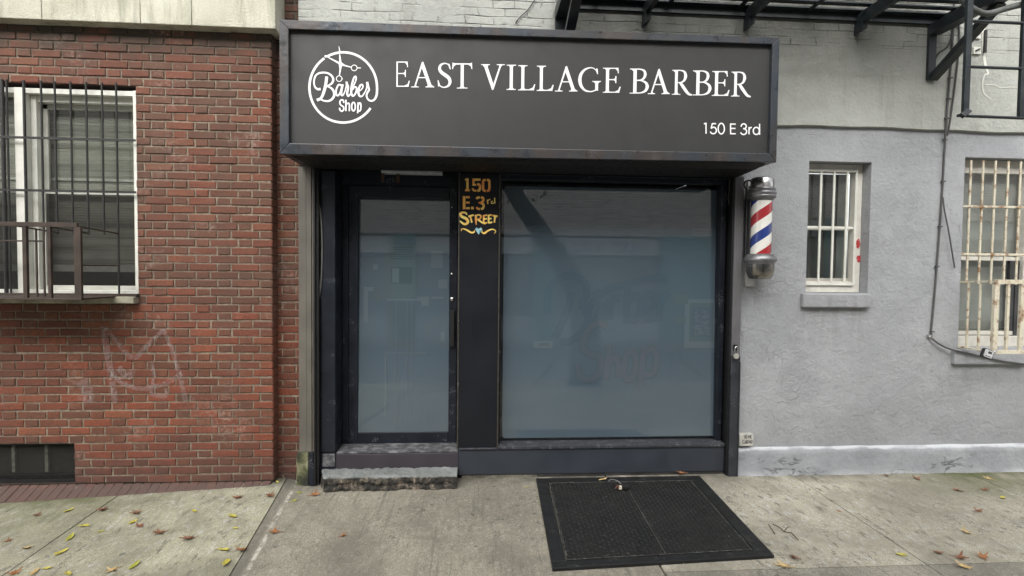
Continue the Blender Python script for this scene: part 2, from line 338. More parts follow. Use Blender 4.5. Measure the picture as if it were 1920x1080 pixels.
def slab(xa, xb, ya, yb, mi, skew=0.0, dz=0.0, nx=6, ny=6):
    vs = []
    for j in range(ny+1):
        for i in range(nx+1):
            y = ya+(yb-ya)*j/ny; x = xa(y)+(xb(y)-xa(y))*i/nx
            vs.append((x, y, gz(x, y)+dz))
    mb.add(vs, [(j*(nx+1)+i, j*(nx+1)+i+1, (j+1)*(nx+1)+i+1, (j+1)*(nx+1)+i) for j in range(ny) for i in range(nx)], mi)
    for j in range(ny):                          # slab edges down into the joint
        for i, x in ((0, xa), (nx, xb)):
            a, b = Vector(vs[j*(nx+1)+i]), Vector(vs[(j+1)*(nx+1)+i]); d = Vector((0, 0, -0.03)); mb.quad(a, b, b+d, a+d, mi)
    for i in range(nx):
        for j in (0, ny):
            a, b = Vector(vs[j*(nx+1)+i]), Vector(vs[j*(nx+1)+i+1]); d = Vector((0, 0, -0.03)); mb.quad(a, b, b+d, a+d, mi)
k = lambda v: (lambda y: v)
jL = lambda y: -1.575-0.10*(y+0.2)
ends = [k(-12), k(-7), k(-4.4), k(-2.852), lambda y: jL(y)-0.001]
for a, b in zip(ends[:-1], ends[1:]): slab((lambda f: (lambda y: f(y)+0.005))(a), (lambda f: (lambda y: f(y)-0.005))(b), -5.2, 0.3, 0, nx=8, ny=8)
slab(lambda y: jL(y)+0.002, k(1.15), -5.2, 0.3, 1, nx=12, ny=8)
xs = [1.16, 2.853, 4.5, 6.2, 9.0, 12.0]
for a, b in zip(xs[:-1], xs[1:]):
    slab(k(a+0.004), k(b-0.004), -1.478, 0.3, 2)
    slab(k(a+0.004), k(b-0.004), -3.3, -1.486, 3); slab(k(a+0.004), k(b-0.004), -5.2, -3.306, 3)
for i in range(-12, 12, 1):                       # earth in the joints, a sheet just under the slabs
    for ya, yb in ((-5.2, -2.5), (-2.5, 0.3)):
        mb.quad((i, ya, gz(i, ya)-0.014), (i+1, ya, gz(i+1, ya)-0.014), (i+1, yb, gz(i+1, yb)-0.014), (i, yb, gz(i, yb)-0.014), 4)
struct(mb.build('sidewalk', [C_LEFT, C_MID, C_RIGHT, C_FRONT, JOINT]))
mb = MB()
for i in range(-12, 12, 2): mb.box(i+0.004, i+1.996, -5.36, -5.206, -0.4, gz(i+1, -5.3)+0.004)
struct(mb.build('kerb', plain('kerb_stone', (0.22,0.21,0.19), 0.85, 0, 0.2, 8, 0.006), bevel=0.012))
mb = MB(); mb.box(-40, 40, -17.0, -13.2, -0.4, -0.16); struct(mb.build('far_sidewalk', C_FRONT))

# ------------------------------------------------------------------ brick building on the left
YB = -0.10
WX0, WX1, WZ0, WZ1 = -4.35, -2.722, 1.530, 3.205           # window opening
VX0, VX1, VZ0, VZ1 = -4.25, -3.236, 0.0, 0.328             # cellar vent opening
bb = thing('brick_building', (0, 0, 0), 'weathered red brick building with pale stone band and barred window left of the shopfront', 'building')
CH = 0.0668
def bricks(mb, mo, x0, x1, z0, z1, Y, holes, ph=0.0, back=0.05, dimrow=None):
    st, hd, j = 0.2125, 0.0985, 0.012; per = st+hd+2*j; row = 0; z = z0
    while z < z1-0.01:
        zt = min(z+CH-0.0115, z1); x = x0-per+(((row % 2)*0.5+ph) % 1)*per-(st/2 if row % 2 else 0)*0; t = 0
        wob = random.uniform(-0.002, 0.002)
        while x < x1:
            wdt = (st, hd)[t]; xa, xb = max(x, x0), min(x+wdt, x1)
            segs = [(xa, xb)]
            for hx0, hx1, hz0, hz1 in holes:
                if zt > hz0+0.012 and z < hz1-0.012:
                    ns = []
                    for a, b in segs:
                        if b <= hx0 or a >= hx1: ns.append((a, b))
                        else:
                            if a < hx0: ns.append((a, hx0))
                            if b > hx1: ns.append((hx1, b))
                    segs = ns
            for a, b in segs:
                if b-a < 0.018: continue
                r = random.random(); typ = 0.85*(1 if t else 0)*random.uniform(0.55, 1) if random.random() < 0.86 else random.random()*0.5
                if not t and random.random() < 0.16: typ = 0.8
                col = (r, typ, random.random(), 1); J = lambda q=0.0032: random.uniform(-q, q)
                f = 0.0045; yo = Y+J(0.003); w2 = wob
                bk = [(a, Y+back, z+w2), (b, Y+back, z+w2), (b, Y+back, zt+w2), (a, Y+back, zt+w2)]
                md = [(a+J(), yo+0.0045, z+J()+w2), (b+J(), yo+0.0045, z+J()+w2), (b+J(), yo+0.0045, zt+J()+w2), (a+J(), yo+0.0045, zt+J()+w2)]
                fr = [(a+f+J(), yo+J(0.0015), z+f+J()+w2), (b-f+J(), yo+J(0.0015), z+f+J()+w2), (b-f+J(), yo+J(0.0015), zt-f+J()+w2), (a+f+J(), yo+J(0.0015), zt-f+J()+w2)]
                q = [(i, (i+1) % 4, 4+(i+1) % 4, 4+i) for i in range(4)]+[(4+i, 4+(i+1) % 4, 8+(i+1) % 4, 8+i) for i in range(4)]+[(8, 9, 10, 11)]
                mb.add(bk+md+fr, q, 0, False, col)
            x += wdt+j; t = 1-t
        z += CH; row += 1
    # mortar sheet just behind the faces
    xs_ = sorted({x0, x1-0.012, *[h for a in holes for h in a[:2] if x0 < h < x1]}); zs_ = sorted({z0-0.0, z1, *[h for a in holes for h in a[2:] if z0 < h < z1]})
    for i in range(len(xs_)-1):
        for jz in range(len(zs_)-1):
            cx, cz = (xs_[i]+xs_[i+1])/2, (zs_[jz]+zs_[jz+1])/2
            if any(a < cx < b and c < cz < d for a, b, c, d in holes): continue
            mo.quad((xs_[i], Y+0.0075, zs_[jz]), (xs_[i+1], Y+0.0075, zs_[jz]), (xs_[i+1], Y+0.0075, zs_[jz+1]), (xs_[i], Y+0.0075, zs_[jz+1]), 1)
mb = MB(); XC = -1.668
bricks(mb, mb, -5.4, XC, 0.0, 3.655, YB, [(WX0, WX1, WZ0-0.055, WZ1), (VX0, VX1, VZ0-0.01, VZ1)], 0.18, 0.06)
# short side of the corner, brick ends
z = 0.0; r_ = 0
while z < 3.65:
    d = 0.0; seg = [(YB+0.012, 0.03)]
    for a, b in seg: mb.hexa([(XC-0.02, a, z), (XC+0.001, a, z), (XC+0.001, b, z), (XC-0.02, b, z), (XC-0.02, a, z+CH-0.007), (XC+0.001, a, z+CH-0.007), (XC+0.001, b, z+CH-0.007), (XC-0.02, b, z+CH-0.007)], 0, (random.random(), 0.7, random.random(), 1))
    z += CH; r_ += 1
mb.quad((XC-0.006, YB+0.011, 0), (XC-0.006, 0.03, 0), (XC-0.006, 0.03, 3.66), (XC-0.006, YB+0.011, 3.66), 2)
# window and vent reveals
for hx0, hx1, hz0, hz1, d in ((WX0, WX1, WZ0, WZ1, 0.14), (VX0, VX1, VZ0, VZ1, 0.10)):
    a, b = YB+0.004, YB+d
    mb.quad((hx1, a, hz0), (hx1, a, hz1), (hx1, b, hz1), (hx1, b, hz0), 2); mb.quad((hx0, a, hz0), (hx0, b, hz0), (hx0, b, hz1), (hx0, a, hz1), 2)
    mb.quad((hx0, a, hz1), (hx0, b, hz1), (hx1, b, hz1), (hx1, a, hz1), 2); mb.quad((hx0, a, hz0), (hx1, a, hz0), (hx1, b, hz0), (hx0, b, hz0), 2)
REV = plain('dark_reveal', (0.05,0.032,0.026), 0.9, 0, 0.3, 16, 0.004)  # dark brown for the window and vent reveals and the corner backing
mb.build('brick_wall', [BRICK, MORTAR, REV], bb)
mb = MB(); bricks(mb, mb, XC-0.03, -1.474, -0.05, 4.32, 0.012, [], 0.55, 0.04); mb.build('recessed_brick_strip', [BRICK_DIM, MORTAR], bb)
# rowlock course along the foot, bricks on edge with a sloping top
mb = MB(); x = -5.4
while x < -1.70:
    wd = 0.062; s_ = 0.035; q = lambda: random.uniform(-0.003, 0.003)
    zb = gz(x, -0.2)-0.06; zl = -0.103+q()
    p = [(x+q(), YB-0.115, zb), (x+wd+q(), YB-0.115, zb), (x+wd+q(), YB+0.02, zb), (x, YB+0.02, zb), (x-s_+q(), YB-0.115+q(), zl), (x+wd-s_+q(), YB-0.115+q(), zl), (x+wd+q(), YB+0.004, -0.008+q()), (x+q(), YB+0.004, -0.008+q())]
    mb.hexa(p, 0, (random.random()*0.7, 0.4*random.random(), random.random(), 1)); x += wd+0.011
zf = lambda x: gz(x, -0.2)-0.06
mb.hexa([(-5.4,YB-0.106,-0.4),(-1.70,YB-0.106,-0.4),(-1.70,YB,-0.4),(-5.4,YB,-0.4),(-5.4,YB-0.106,-0.112),(-1.70,YB-0.106,-0.112),(-1.70,YB,-0.018),(-5.4,YB,-0.018)], 1)
mb.build('rowlock_base', [BRICK, MORTAR], bb)
# stone band
ST = M('pale_stone'); x, y, z = ST.xyz()
c = ST.ramp(ST.noise(2.4, 7, 0.62), [(0.3, (0.44,0.43,0.335)), (0.7, (0.66,0.65,0.545))])
drip = ST.noise(1.0, 6, 0.65, ST.mp((9, 9, 1.2))); c = ST.mix(ST.rng(drip, 0.5, 0.72, 0.0, 0.75), c, (0.20,0.195,0.125))
c = ST.mix(ST.rng(ST.noise(85, 3, 0.6), 0.54, 0.70, 0, 0.4), c, (0.22,0.21,0.16))
STONE = ST.set(color=c, rough=0.9, normal=ST.bump(ST.noise(70, 6, 0.7), 0.012))
mb = MB(); xs = [-5.4, -4.4, -3.345, -2.62, -2.235, -1.596]
for a, b in zip(xs[:-1], xs[1:]): mb.box(a+0.002, b-0.002, -0.20, 0.011, 3.655, 4.32)
mb.build('stone_band', STONE, bb, bevel=0.006)
mb = MB(); mb.box(-5.4, -1.60, -0.12, 0.0, 4.33, 9.5); mb.box(-5.4, -5.0, 0.01, 9, -0.3, 9.5)
BRPL = M('plain_brick'); x, y, z = BRPL.xyz()
bt = BRPL.n('TexBrick', {'Vector': BRPL.n('CombineXYZ', {0: x, 1: z, 2: 0.0}).outputs[0], 'Color1': (0.20,0.075,0.05), 'Color2': (0.13,0.05,0.036), 'Mortar': (0.25,0.22,0.19), 'Scale': 1.0, 'Mortar Size': 0.008, 'Brick Width': 0.21, 'Row Height': 0.067})
BRICKPLAIN = BRPL.set(color=bt.outputs[0], rough=0.9)
mb.build('upper_wall', BRICKPLAIN, bb)
# sill
SILLM = plain('sill_stone', (0.36,0.34,0.26), 0.9, 0, 0.35, 7, 0.01)
mb = MB(); mb.box(-4.5, -3.535, YB-0.07, YB+0.13, 1.472, 1.524); mb.box(-3.531, -2.718, YB-0.07, YB+0.13, 1.470, 1.524); mb.build('window_sill', SILLM, bb, bevel=0.006)
# window: frame, sashes, blinds, screen
GLASS_L = glass_mat('old_window_glass', amount=0.10)
def blinds(name, x0, x1, z0, z1, y, mat, parent, pitch=0.022, depth=0.008, tilt=0.012):
    mb = MB(); z = z0
    while z < z1:
        mb.add([(x0, y, z), (x1, y, z), (x1, y+depth, z+tilt+0.012), (x0, y+depth, z+tilt+0.012)], [(0,1,2,3)]); mb.quad((x0,y,z),(x0,y,z-0.004),(x1,y,z-0.004),(x1,y,z)); z += pitch
    return mb.build(name, mat, parent)
win = None
mb = MB()
fx = lambda px: P(px, 350, -0.06).x
mb.box(WX1-0.028, WX1-0.001, -0.092, 0.04, WZ0+0.002, WZ1-0.035)               # right jamb
mx0, mx1 = P(29, 350, -0.09).x, P(48, 350, -0.09).x
mb.box(mx0, mx1, -0.088, 0.08, WZ0+0.002, WZ1-0.035)                           # wide mullion
mb.box(mx1+0.001, mx1+0.045, -0.03, 0.08, WZ0+0.03, WZ1-0.08)                   # stepped inner jamb
mb.box(WX0, WX1-0.001, -0.075, 0.08, WZ1-0.075, WZ1-0.034); mb.box(mx1+0.001, WX1-0.03, -0.02, 0.08, WZ1-0.125, WZ1-0.076)
mb.box(WX0, WX1-0.03, -0.080, 0.06, WZ0+0.003, WZ0+0.04); mb.box(WX0, WX0+0.05, -0.08, 0.06, WZ0+0.04, WZ1-0.08)
win = mb.build('window', WHITE, bb, bevel=0.003)
ux0, ux1 = mx1+0.046, WX1-0.029
zm = P(160, 361, 0.0).z
mb = MB(); mb.box(ux0, ux1, 0.035, 0.06, zm-0.012, zm+0.022); mb.box(ux0, ux0+0.035, 0.036, 0.06, zm, WZ1-0.126); mb.box(ux0, ux1, 0.036, 0.06, WZ1-0.165, WZ1-0.127)
mb.box(ux0, ux1, 0.0, 0.034, WZ0+0.041, WZ0+0.075); mb.box(ux0, ux0+0.03, 0.0, 0.034, WZ0+0.076, zm-0.013)
mb.build('sash', plain('dim_window_paint', (0.50,0.50,0.45), 0.5, 0, 0.1, 8, 0.001), win, bevel=0.002)
mb = MB(); mb.quad((ux0+0.036, 0.045, zm), (ux1, 0.045, zm), (ux1, 0.045, WZ1-0.15), (ux0+0.036, 0.045, WZ1-0.15)); mb.quad((WX0, 0.045, WZ0), (mx0, 0.045, WZ0), (mx0, 0.045, WZ1-0.08), (WX0, 0.045, WZ1-0.08)); mb.build('pane', GLASS_L, win)
mb = MB(); mb.quad((ux0+0.031, 0.012, WZ0+0.075), (ux1, 0.012, WZ0+0.075), (ux1, 0.012, zm-0.013), (ux0+0.031, 0.012, zm-0.013)); mb.quad((WX0, 0.012, WZ0+0.04), (mx0-0.001, 0.012, WZ0+0.04), (mx0-0.001, 0.012, zm-0.012), (WX0, 0.012, zm-0.012)); mb.build('insect_screen', veil_mat('screen_mesh', (0.014,0.014,0.012), 0.66), win)
m_ = M('old_blinds'); n_ = m_.noise(1.0, 5, 0.7, m_.mp((0.35, 1, 13))); n2_ = m_.noise(5, 4); BLIND = m_.set(color=m_.mix(m_.rng(n2_, 0.45, 0.7, 0, 0.5), m_.ramp(n_, [(0.38, (0.16,0.16,0.125)), (0.5, (0.36,0.36,0.29)), (0.65, (0.46,0.46,0.38))]), (0.22,0.22,0.17)), rough=0.7)
blinds('blind', WX0, WX1, WZ0+0.20, WZ1, 0.10, BLIND, win)
mb = MB(); zb = P(160, 503, 0.1).z; mb.box(WX0, WX1, 0.085, 0.135, zb-0.028, zb+0.028); zc_ = P(160, 337, 0.1).z; mb.box(WX0, WX1, 0.085, 0.099, zc_-0.012, zc_+0.01); mb.build('blind_rail', plain('blind_rail_paint', (0.52,0.52,0.45), 0.6), win)
mb = MB(); mb.quad((WX0-0.3, 0.35, WZ0-0.3), (WX1+0.3, 0.35, WZ0-0.3), (WX1+0.3, 0.35, WZ1+0.3), (WX0-0.3, 0.35, WZ1+0.3)); mb.build('dark_room', BLACK, win)
# security bars and the little projecting cage
mb = MB(); yg = YB-0.022; r = 0.0078
def vx(px, py, Y): return P(px, py, Y).x
bx = [8, 16.5, 48.5, 80.5, 106, 135.5, 164.5, 194, 220.5]
for i, b in enumerate(bx):
    zb = P(b, 440, yg).z if i not in (8,) else WZ0+0.012
    zb = WZ0+0.012 if i in (0, 1, 2, 8) else zb
    X = P(b, 350, yg).x; rr = 0.014 if i == 0 else (0.010 if i == 2 else r)
    mb.tube([(X, yg, zb), (X, yg, WZ1+0.01)], rr, 6)
for py in (260.5, 358.5):
    Z = P(130, py, yg).z; mb.box(-4.4, WX1+0.012, yg-0.012, yg-0.004, Z-0.009, Z+0.009)
mb.build('security_bars', BARS, bb)
mb = MB(); yc = -0.52
A = P(146, 422, yc); B = P(0, 422, yc)
tz0, tz1 = A.z-0.016, A.z+0.016; pb = WZ0-0.012
mb.box(-4.0, A.x, yc-0.012, yc+0.012, tz0, tz1)
pxs = (P(147, 480, yc).x, P(94, 480, yc).x, P(48, 480, yc).x)
for X, h in zip(pxs, (0.024, 0.011, 0.014)): mb.box(X-h, X+h, yc-0.011, yc+0.011, pb, tz0)
for px, py in ((222, 442), (164, 436), (110, 436)): 
    b = P(px, py, yg); mb.bar((A.x-(222-px)/230*0.9, yc, A.z-0.01), (b.x, yg, A.z-0.035), 0.016, 0.010)
zz = P(224, 498, yg).z; bX = P(222, 498, yg).x; mb.bar((A.x, yc, zz), (bX, yg, zz), 0.012, 0.012)
for px in (84, 70): X = P(px, 500, yc+0.2).x; mb.box(X-0.006, X+0.006, yc+0.19, yc+0.20, pb, A.z-0.02)
Z = P(60, 518, yc+0.2).z; mb.box(-3.9, P(84, 500, yc+0.2).x, yc+0.19, yc+0.202, P(60, 452, yc+0.2).z-0.006, P(60, 452, yc+0.2).z+0.006)
mb.box(-4.4, WX1+0.01, yg-0.018, yg+0.02, pb, pb+0.028); mb.box(-4.0, pxs[0]+0.024, yc-0.012, yg-0.018, pb-0.001, pb+0.012)
mb.build('window_cage', RUST, bb, bevel=0.002)
# cellar vent
mb = MB(); mb.quad((VX0, 0.0, VZ0), (VX1, 0.0, VZ0), (VX1, 0.0, VZ1), (VX0, 0.0, VZ1)); vent = mb.build('cellar_vent', plain('vent_dark', (0.012,0.012,0.010), 0.8, 0, 0.3), bb)
mb = MB(); mb.box(VX0, VX1-0.004, -0.075, -0.06, VZ0+0.003, VZ0+0.03); mb.box(VX0, VX1-0.004, -0.07, -0.06, VZ0+0.062, VZ0+0.07)
x = VX0
while x < VX1-0.02: mb.bar((x, -0.066, VZ0+0.03), (x+0.012, -0.066, VZ0+0.062), 0.006, 0.004); x += 0.024
mb.box(VX1-0.02, VX1-0.003, -0.075, -0.055, VZ0+0.03, VZ1-0.002); mb.box(VX0, VX1-0.02, -0.075, -0.055, VZ1-0.016, VZ1-0.002); mb.build('vent_frame', BLACK, vent)
VBM = plain('vent_bar_paint', (0.22,0.22,0.18), 0.8, 0, 0.4, 25)
for px in (26, 88): X = P(px, 870, -0.03).x; MB().box(X-0.012, X+0.012, -0.035, -0.02, VZ0+0.075, VZ1-0.02).build('vent_bar', VBM, vent)
mb = MB(); mb.quad((VX0, -0.05, VZ0+0.07), (VX1-0.02, -0.05, VZ0+0.07), (VX1-0.02, -0.05, VZ1-0.016), (VX0, -0.05, VZ1-0.016)); mb.build('vent_mesh', veil_mat('vent_wire', (0.022,0.022,0.018), 0.45), vent)
# worn chalk tag on the brick
mb = MB(); k3 = lambda pts: [(lambda p: (p.x, p.z))(P(a/2.25, 600+b/2.25, YB-0.006)) for a, b in pts]
for pts, wd in (([(435,25),(450,120),(470,230),(485,350)], 0.028), ([(440,30),(490,85),(560,160),(620,110),(690,40)], 0.02), ([(690,40),(725,120),(755,220),(785,345)], 0.02),
                ([(460,200),(510,260),(600,290),(700,265),(770,225)], 0.022), ([(500,200),(540,240),(560,210)], 0.03), ([(640,180),(650,240),(640,310),(700,320),(700,285)], 0.016), ([(340,255),(370,300),(375,350)], 0.05)):
    mb.ribbon(k3(pts), wd*1.8, YB-0.0075-random.random()*0.0006)
mb.build('chalk_tag', chalk_mat('faded_chalk', (0.42,0.33,0.32), 0.38, 0.70, 0.52), bb)

# ------------------------------------------------------------------ grey painted building
gb = thing('grey_building', (0, 0, 0), 'grey painted plaster building with two barred white windows, around and right of the dark shopfront', 'building')
SX0, SX1, SZ0, SZ1 = R4(1520, 303.5, 1634, 303.5, 0)[0], 3.539, 1.590, 2.767
SX0 = 2.955
BX0, BX1, BZ0, BZ1 = 4.428, 5.75, 1.088, 2.836
def holed(mb, x0, x1, z0, z1, Y, holes, mi=0):
    xs_ = sorted({x0, x1, *[h for a in holes for h in a[:2] if x0 < h < x1]}); zs_ = sorted({z0, z1, *[h for a in holes for h in a[2:4] if z0 < h < z1]})
    for i in range(len(xs_)-1):
        for j in range(len(zs_)-1):
            cx, cz = (xs_[i]+xs_[i+1])/2, (zs_[j]+zs_[j+1])/2
            if not any(a[0] < cx < a[1] and a[2] < cz < a[3] for a in holes): mb.quad((xs_[i], Y, zs_[j]), (xs_[i+1], Y, zs_[j]), (xs_[i+1], Y, zs_[j+1]), (xs_[i], Y, zs_[j+1]), mi)
mb = MB(); LEDZ = 3.063
holes = [(-1.48, 2.31, -0.4, 2.64), (SX0, SX1, SZ0, SZ1), (BX0, BX1, BZ0, BZ1)]
holed(mb, -1.474, 8.5, -0.3, LEDZ+0.05, 0.0, holes)
for a, b, c_, d in holes[1:]:
    D = 0.17
    for q in (((a,0,c_),(a,0,d),(a,D,d),(a,D,c_)), ((b,0,c_),(b,D,c_),(b,D,d),(b,0,d)), ((a,0,d),(b,0,d),(b,D,d),(a,D,d)), ((a,0,c_),(a,D,c_),(b,D,c_),(b,0,c_))): mb.quad(*q)
mb.build('lower_wall', STUCCO, gb)
mb = MB(); n = 60
for i in range(n):                               # upper coat is a little thicker; its lower edge is ragged
    a, b = -1.474+i*10/n, -1.474+(i+1)*10/n; f = lambda x: LEDZ+0.006*math.sin(x*2.3)+0.004*math.sin(x*9.1)
    mb.quad((a, -0.032, f(a)+0.006), (b, -0.032, f(b)+0.006), (b, -0.032, 9.5), (a, -0.032, 9.5)); mb.quad((a, 0.0, f(a)), (b, 0.0, f(b)), (b, -0.032, f(b)+0.006), (a, -0.032, f(a)+0.006))
mb.quad((-1.474,-0.032,LEDZ), (-1.474,-0.032,9.5), (-1.474,0.3,9.5), (-1.474,0.3,LEDZ))
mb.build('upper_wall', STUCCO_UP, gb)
PM = M('worn_plinth_paint'); x, y, z = PM.xyz()
c = PM.ramp(PM.noise(3, 7, 0.65), [(0.3, (0.22,0.232,0.25)), (0.7, (0.34,0.355,0.37))])
zz = PM.math('ADD', z, PM.math('MULTIPLY', PM.noise(5, 4), 0.05)); c = PM.mix(PM.math('MULTIPLY', PM.rng(zz, 0.198, 0.212), PM.rng(PM.noise(6, 4), 0.3, 0.5)), c, (0.50,0.52,0.54))
c = PM.mix(PM.math('MULTIPLY', PM.rng(zz, 0.03, -0.03), PM.rng(PM.noise(4, 5), 0.4, 0.6)), c, (0.46,0.48,0.50))
rd = PM.math('ABSOLUTE', PM.math('SUBTRACT', PM.noise(1.0, 4, 0.6, PM.mp((4.5, 3, 14)), 0.35), 0.5)); wear = PM.math('MULTIPLY', PM.rng(rd, 0.022, 0.0), PM.math('MULTIPLY', PM.rng(z, 0.13, 0.10), PM.rng(PM.noise(1.3, 4), 0.50, 0.60)))
c = PM.mix(PM.math('MULTIPLY', wear, 0.7), c, (0.085,0.072,0.065))
PLINTH = PM.set(color=c, rough=0.8, normal=PM.bump(PM.math('ADD', PM.noise(7, 8, 0.65), PM.math('MULTIPLY', wear, -0.8)), 0.03, 0.8))
mb = MB(); n = 48; X0, X1 = 2.335, 8.5; rows = [(-0.12, -0.075), (-0.02, -0.062), (0.06, -0.05), (0.14, -0.046), (0.172, -0.044), (0.190, -0.026), (0.197, 0.001)]
vs = [(X0+(X1-X0)*i/n, y+random.uniform(-0.006, 0.006)*(1 if j < 6 else 0), z+random.uniform(-0.004, 0.004)) for j, (z, y) in enumerate(rows) for i in range(n+1)]
mb.add(vs, [(j*(n+1)+i, j*(n+1)+i+1, (j+1)*(n+1)+i+1, (j+1)*(n+1)+i) for j in range(len(rows)-1) for i in range(n)], 0, True)
mb.box(X0-0.02, X0, -0.06, 0.0, -0.1, 0.19)
mb.build('plinth', PLINTH, gb)
mb = MB(); mb.box(SX0-0.05, SX1+0.005, -0.05, 0.17, 1.460, 1.586); mb.build('window_sill', STUCCO, gb, bevel=0.012)
mb = MB(); mb.box(BX0-0.065, BX1+0.1, -0.045, 0.17, 0.945, 1.083); mb.build('window_sill', STUCCO, gb, bevel=0.012)
# small window
CREAM = plain('cream_window_paint', (0.62,0.60,0.54), 0.5, 0, 0.1, 10, 0.001)
GLASS_R = glass_mat('clear_window_glass', amount=0.10)
mb = MB(); a, b, c_, d = SX0+0.002, SX1-0.002, SZ0+0.002, SZ1-0.002; yf = 0.105
fwid = 0.075
mb.box(b-fwid, b, yf, yf+0.07, c_, d); mb.box(a, a+0.045, yf, yf+0.07, c_, d); mb.box(a+0.045, b-fwid, yf, yf+0.07, d-0.075, d); mb.box(a+0.045, b-fwid, yf, yf+0.07, c_, c_+0.10)
sw = mb.build('small_window', CREAM, gb, bevel=0.004)
ia, ib, ic, id_ = a+0.045, b-fwid, c_+0.10, d-0.075; zmid = P(1570, 428, 0.15).z
mb = MB(); mb.box(ia, ib, 0.150, 0.17, zmid-0.018, zmid+0.018); mb.box(ia, ib, 0.15, 0.17, ic, ic+0.03); mb.build('sash', plain('dim_cream_paint', (0.42,0.41,0.37), 0.5), sw)
mb = MB(); mb.quad((ia, 0.16, ic), (ib, 0.16, ic), (ib, 0.16, id_), (ia, 0.16, id_)); mb.build('pane', GLASS_R, sw)
mb = MB()
for px in (1537, 1561.5, 1586): X = P(px, 430, 0.092).x; mb.box(X-0.009, X+0.009, 0.086, 0.100, ic-0.03, id_+0.02)
mb.box(ia-0.02, ib+0.02, 0.0865, 0.1005, id_+0.002, id_+0.026); mb.box(ia-0.02, ib+0.012, 0.0865, 0.1005, ic-0.036, ic-0.012); Xr = P(1603, 430, 0.092).x
mb.box(Xr-0.011, Xr+0.011, 0.0855, 0.101, ic-0.035, id_+0.025); mb.box(a+0.016, a+0.040, 0.0855, 0.101, ic-0.035, id_+0.025); mb.box(ia-0.02, ib+0.01, 0.101, 0.112, zmid-0.010, zmid+0.012)
mb.build('window_bars', WHITE, sw, bevel=0.002)
mb = MB(); mb.quad((ia, 0.2, ic), (ib, 0.2, ic), (ib, 0.2, id_), (ia, 0.2, id_), 0); mb.quad((ib-0.10, 0.19, ic), (ib, 0.19, ic), (ib, 0.19, id_), (ib-0.10, 0.19, id_), 1); mb.build('drawn_shade', [plain('dark_shade', (0.075,0.077,0.07), 0.8, 0, 0.25, 5), plain('shade_edge', (0.20,0.20,0.18), 0.8, 0, 0.2, 5)], sw)
RSP = chalk_mat('red_spray', (0.45,0.03,0.035), 0.30, 0.50, 0.9, 60)
for px, py, rx, rz in ((1609, 457, 0.020, 0.05), (1610, 485, 0.024, 0.034)):
    p = P(px, py, yf-0.003); mb = MB(); mb.add([(p.x+rx*math.cos(t*PI/8)*random.uniform(.8, 1.1), yf-0.003, p.z+rz*math.sin(t*PI/8)*random.uniform(.85, 1.1)) for t in range(16)], [tuple(range(16))]); mb.build('red_paint_spot', RSP, sw)
# big window with cream bars
mb = MB(); a, b, c_, d = BX0+0.002, BX1, BZ0+0.002, BZ1-0.002
mb.box(a, b, 0.10, 0.17, d-0.12, d); mb.box(a, b, 0.10, 0.17, c_, c_+0.10); xm = P(1918, 480, 0.1).x; mb.box(xm, xm+0.10, 0.095, 0.17, c_+0.1, d-0.12)
bw = mb.build('large_window', CREAM, gb, bevel=0.004)
zr = P(1860, 484, 0.14).z
mb = MB(); mb.box(a, xm, 0.13, 0.16, zr-0.022, zr+0.012, 0); mb.box(xm-0.035, xm-0.002, 0.125, 0.165, c_+0.1, zr-0.02, 1); mb.box(a, xm-0.04, 0.13, 0.16, c_+0.11, c_+0.145, 0); mb.box(xm-0.09, xm-0.045, 0.13, 0.16, c_+0.15, zr-0.022, 1); mb.build('sash', [CREAM, plain('dark_sash', (0.05,0.052,0.055), 0.6)], bw)
mb = MB(); mb.quad((a, 0.145, c_), (xm, 0.145, c_), (xm, 0.145, d), (a, 0.145, d)); mb.build('pane', glass_mat('wavy_window_glass', amount=0.16), bw)
blinds('blind', a, b, c_+0.12, d, 0.20, plain('pale_blinds', (0.55,0.55,0.50), 0.6, 0, 0.2, 3), bw, pitch=0.021, depth=0.009)
mb = MB(); mb.quad((a, 0.26, c_), (b, 0.26, c_), (b, 0.26, d), (a, 0.26, d)); mb.build('dark_room', BLACK, bw)
RB = M('cream_bars_with_rust'); c = RB.mix(RB.rng(RB.noise(14, 5, 0.65), 0.50, 0.66), (0.60,0.56,0.44), (0.22,0.11,0.045)); c = RB.mix(RB.rng(RB.noise(50, 4), 0.6, 0.7, 0, 0.6), c, (0.30,0.20,0.10))
RUSTBAR = RB.set(color=c, rough=0.65, normal=RB.bump(RB.noise(60, 4), 0.003))
mb = MB(); yb = 0.02
zc2 = P(1860, 529, yb).z
for px in (1817, 1840, 1863, 1887, 1910, 1934, 1958):
    X = P(px, 400, yb).x; mb.tube([(X, yb, zc2-0.02), (X, yb, d-0.02)], 0.0095, 8)
for py, h in ((388, 0.009), (477, 0.010)): Z = P(1862, py, yb).z; mb.box(a, b, yb-0.014, yb-0.004, Z-h, Z+h)
yc = -0.33; pc = P(1868, 528, yc); zl = BZ0+0.006
mb.bar((a+0.006, yb, zc2), (pc.x, yc, pc.z), 0.014, 0.024, (0,0,1)); mb.box(pc.x, 5.6, yc-0.012, yc+0.012, pc.z-0.020, pc.z+0.018)
mb.box(pc.x-0.021, pc.x+0.021, yc-0.0135, yc+0.0135, zl, pc.z-0.0205)
for px in (1888, 1914): X = P(px, 600, yc).x; w2 = 0.011 if px < 1900 else 0.016; mb.box(X-w2, X+w2, yc-0.010, yc+0.010, zl, pc.z-0.0205)
for f_ in (0.28, 0.60): X = a+0.006+(pc.x-a-0.006)*f_; Y = yb+(yc-yb)*f_; mb.tube([(X, Y, zl), (X, Y, zc2-0.005)], 0.010, 8)
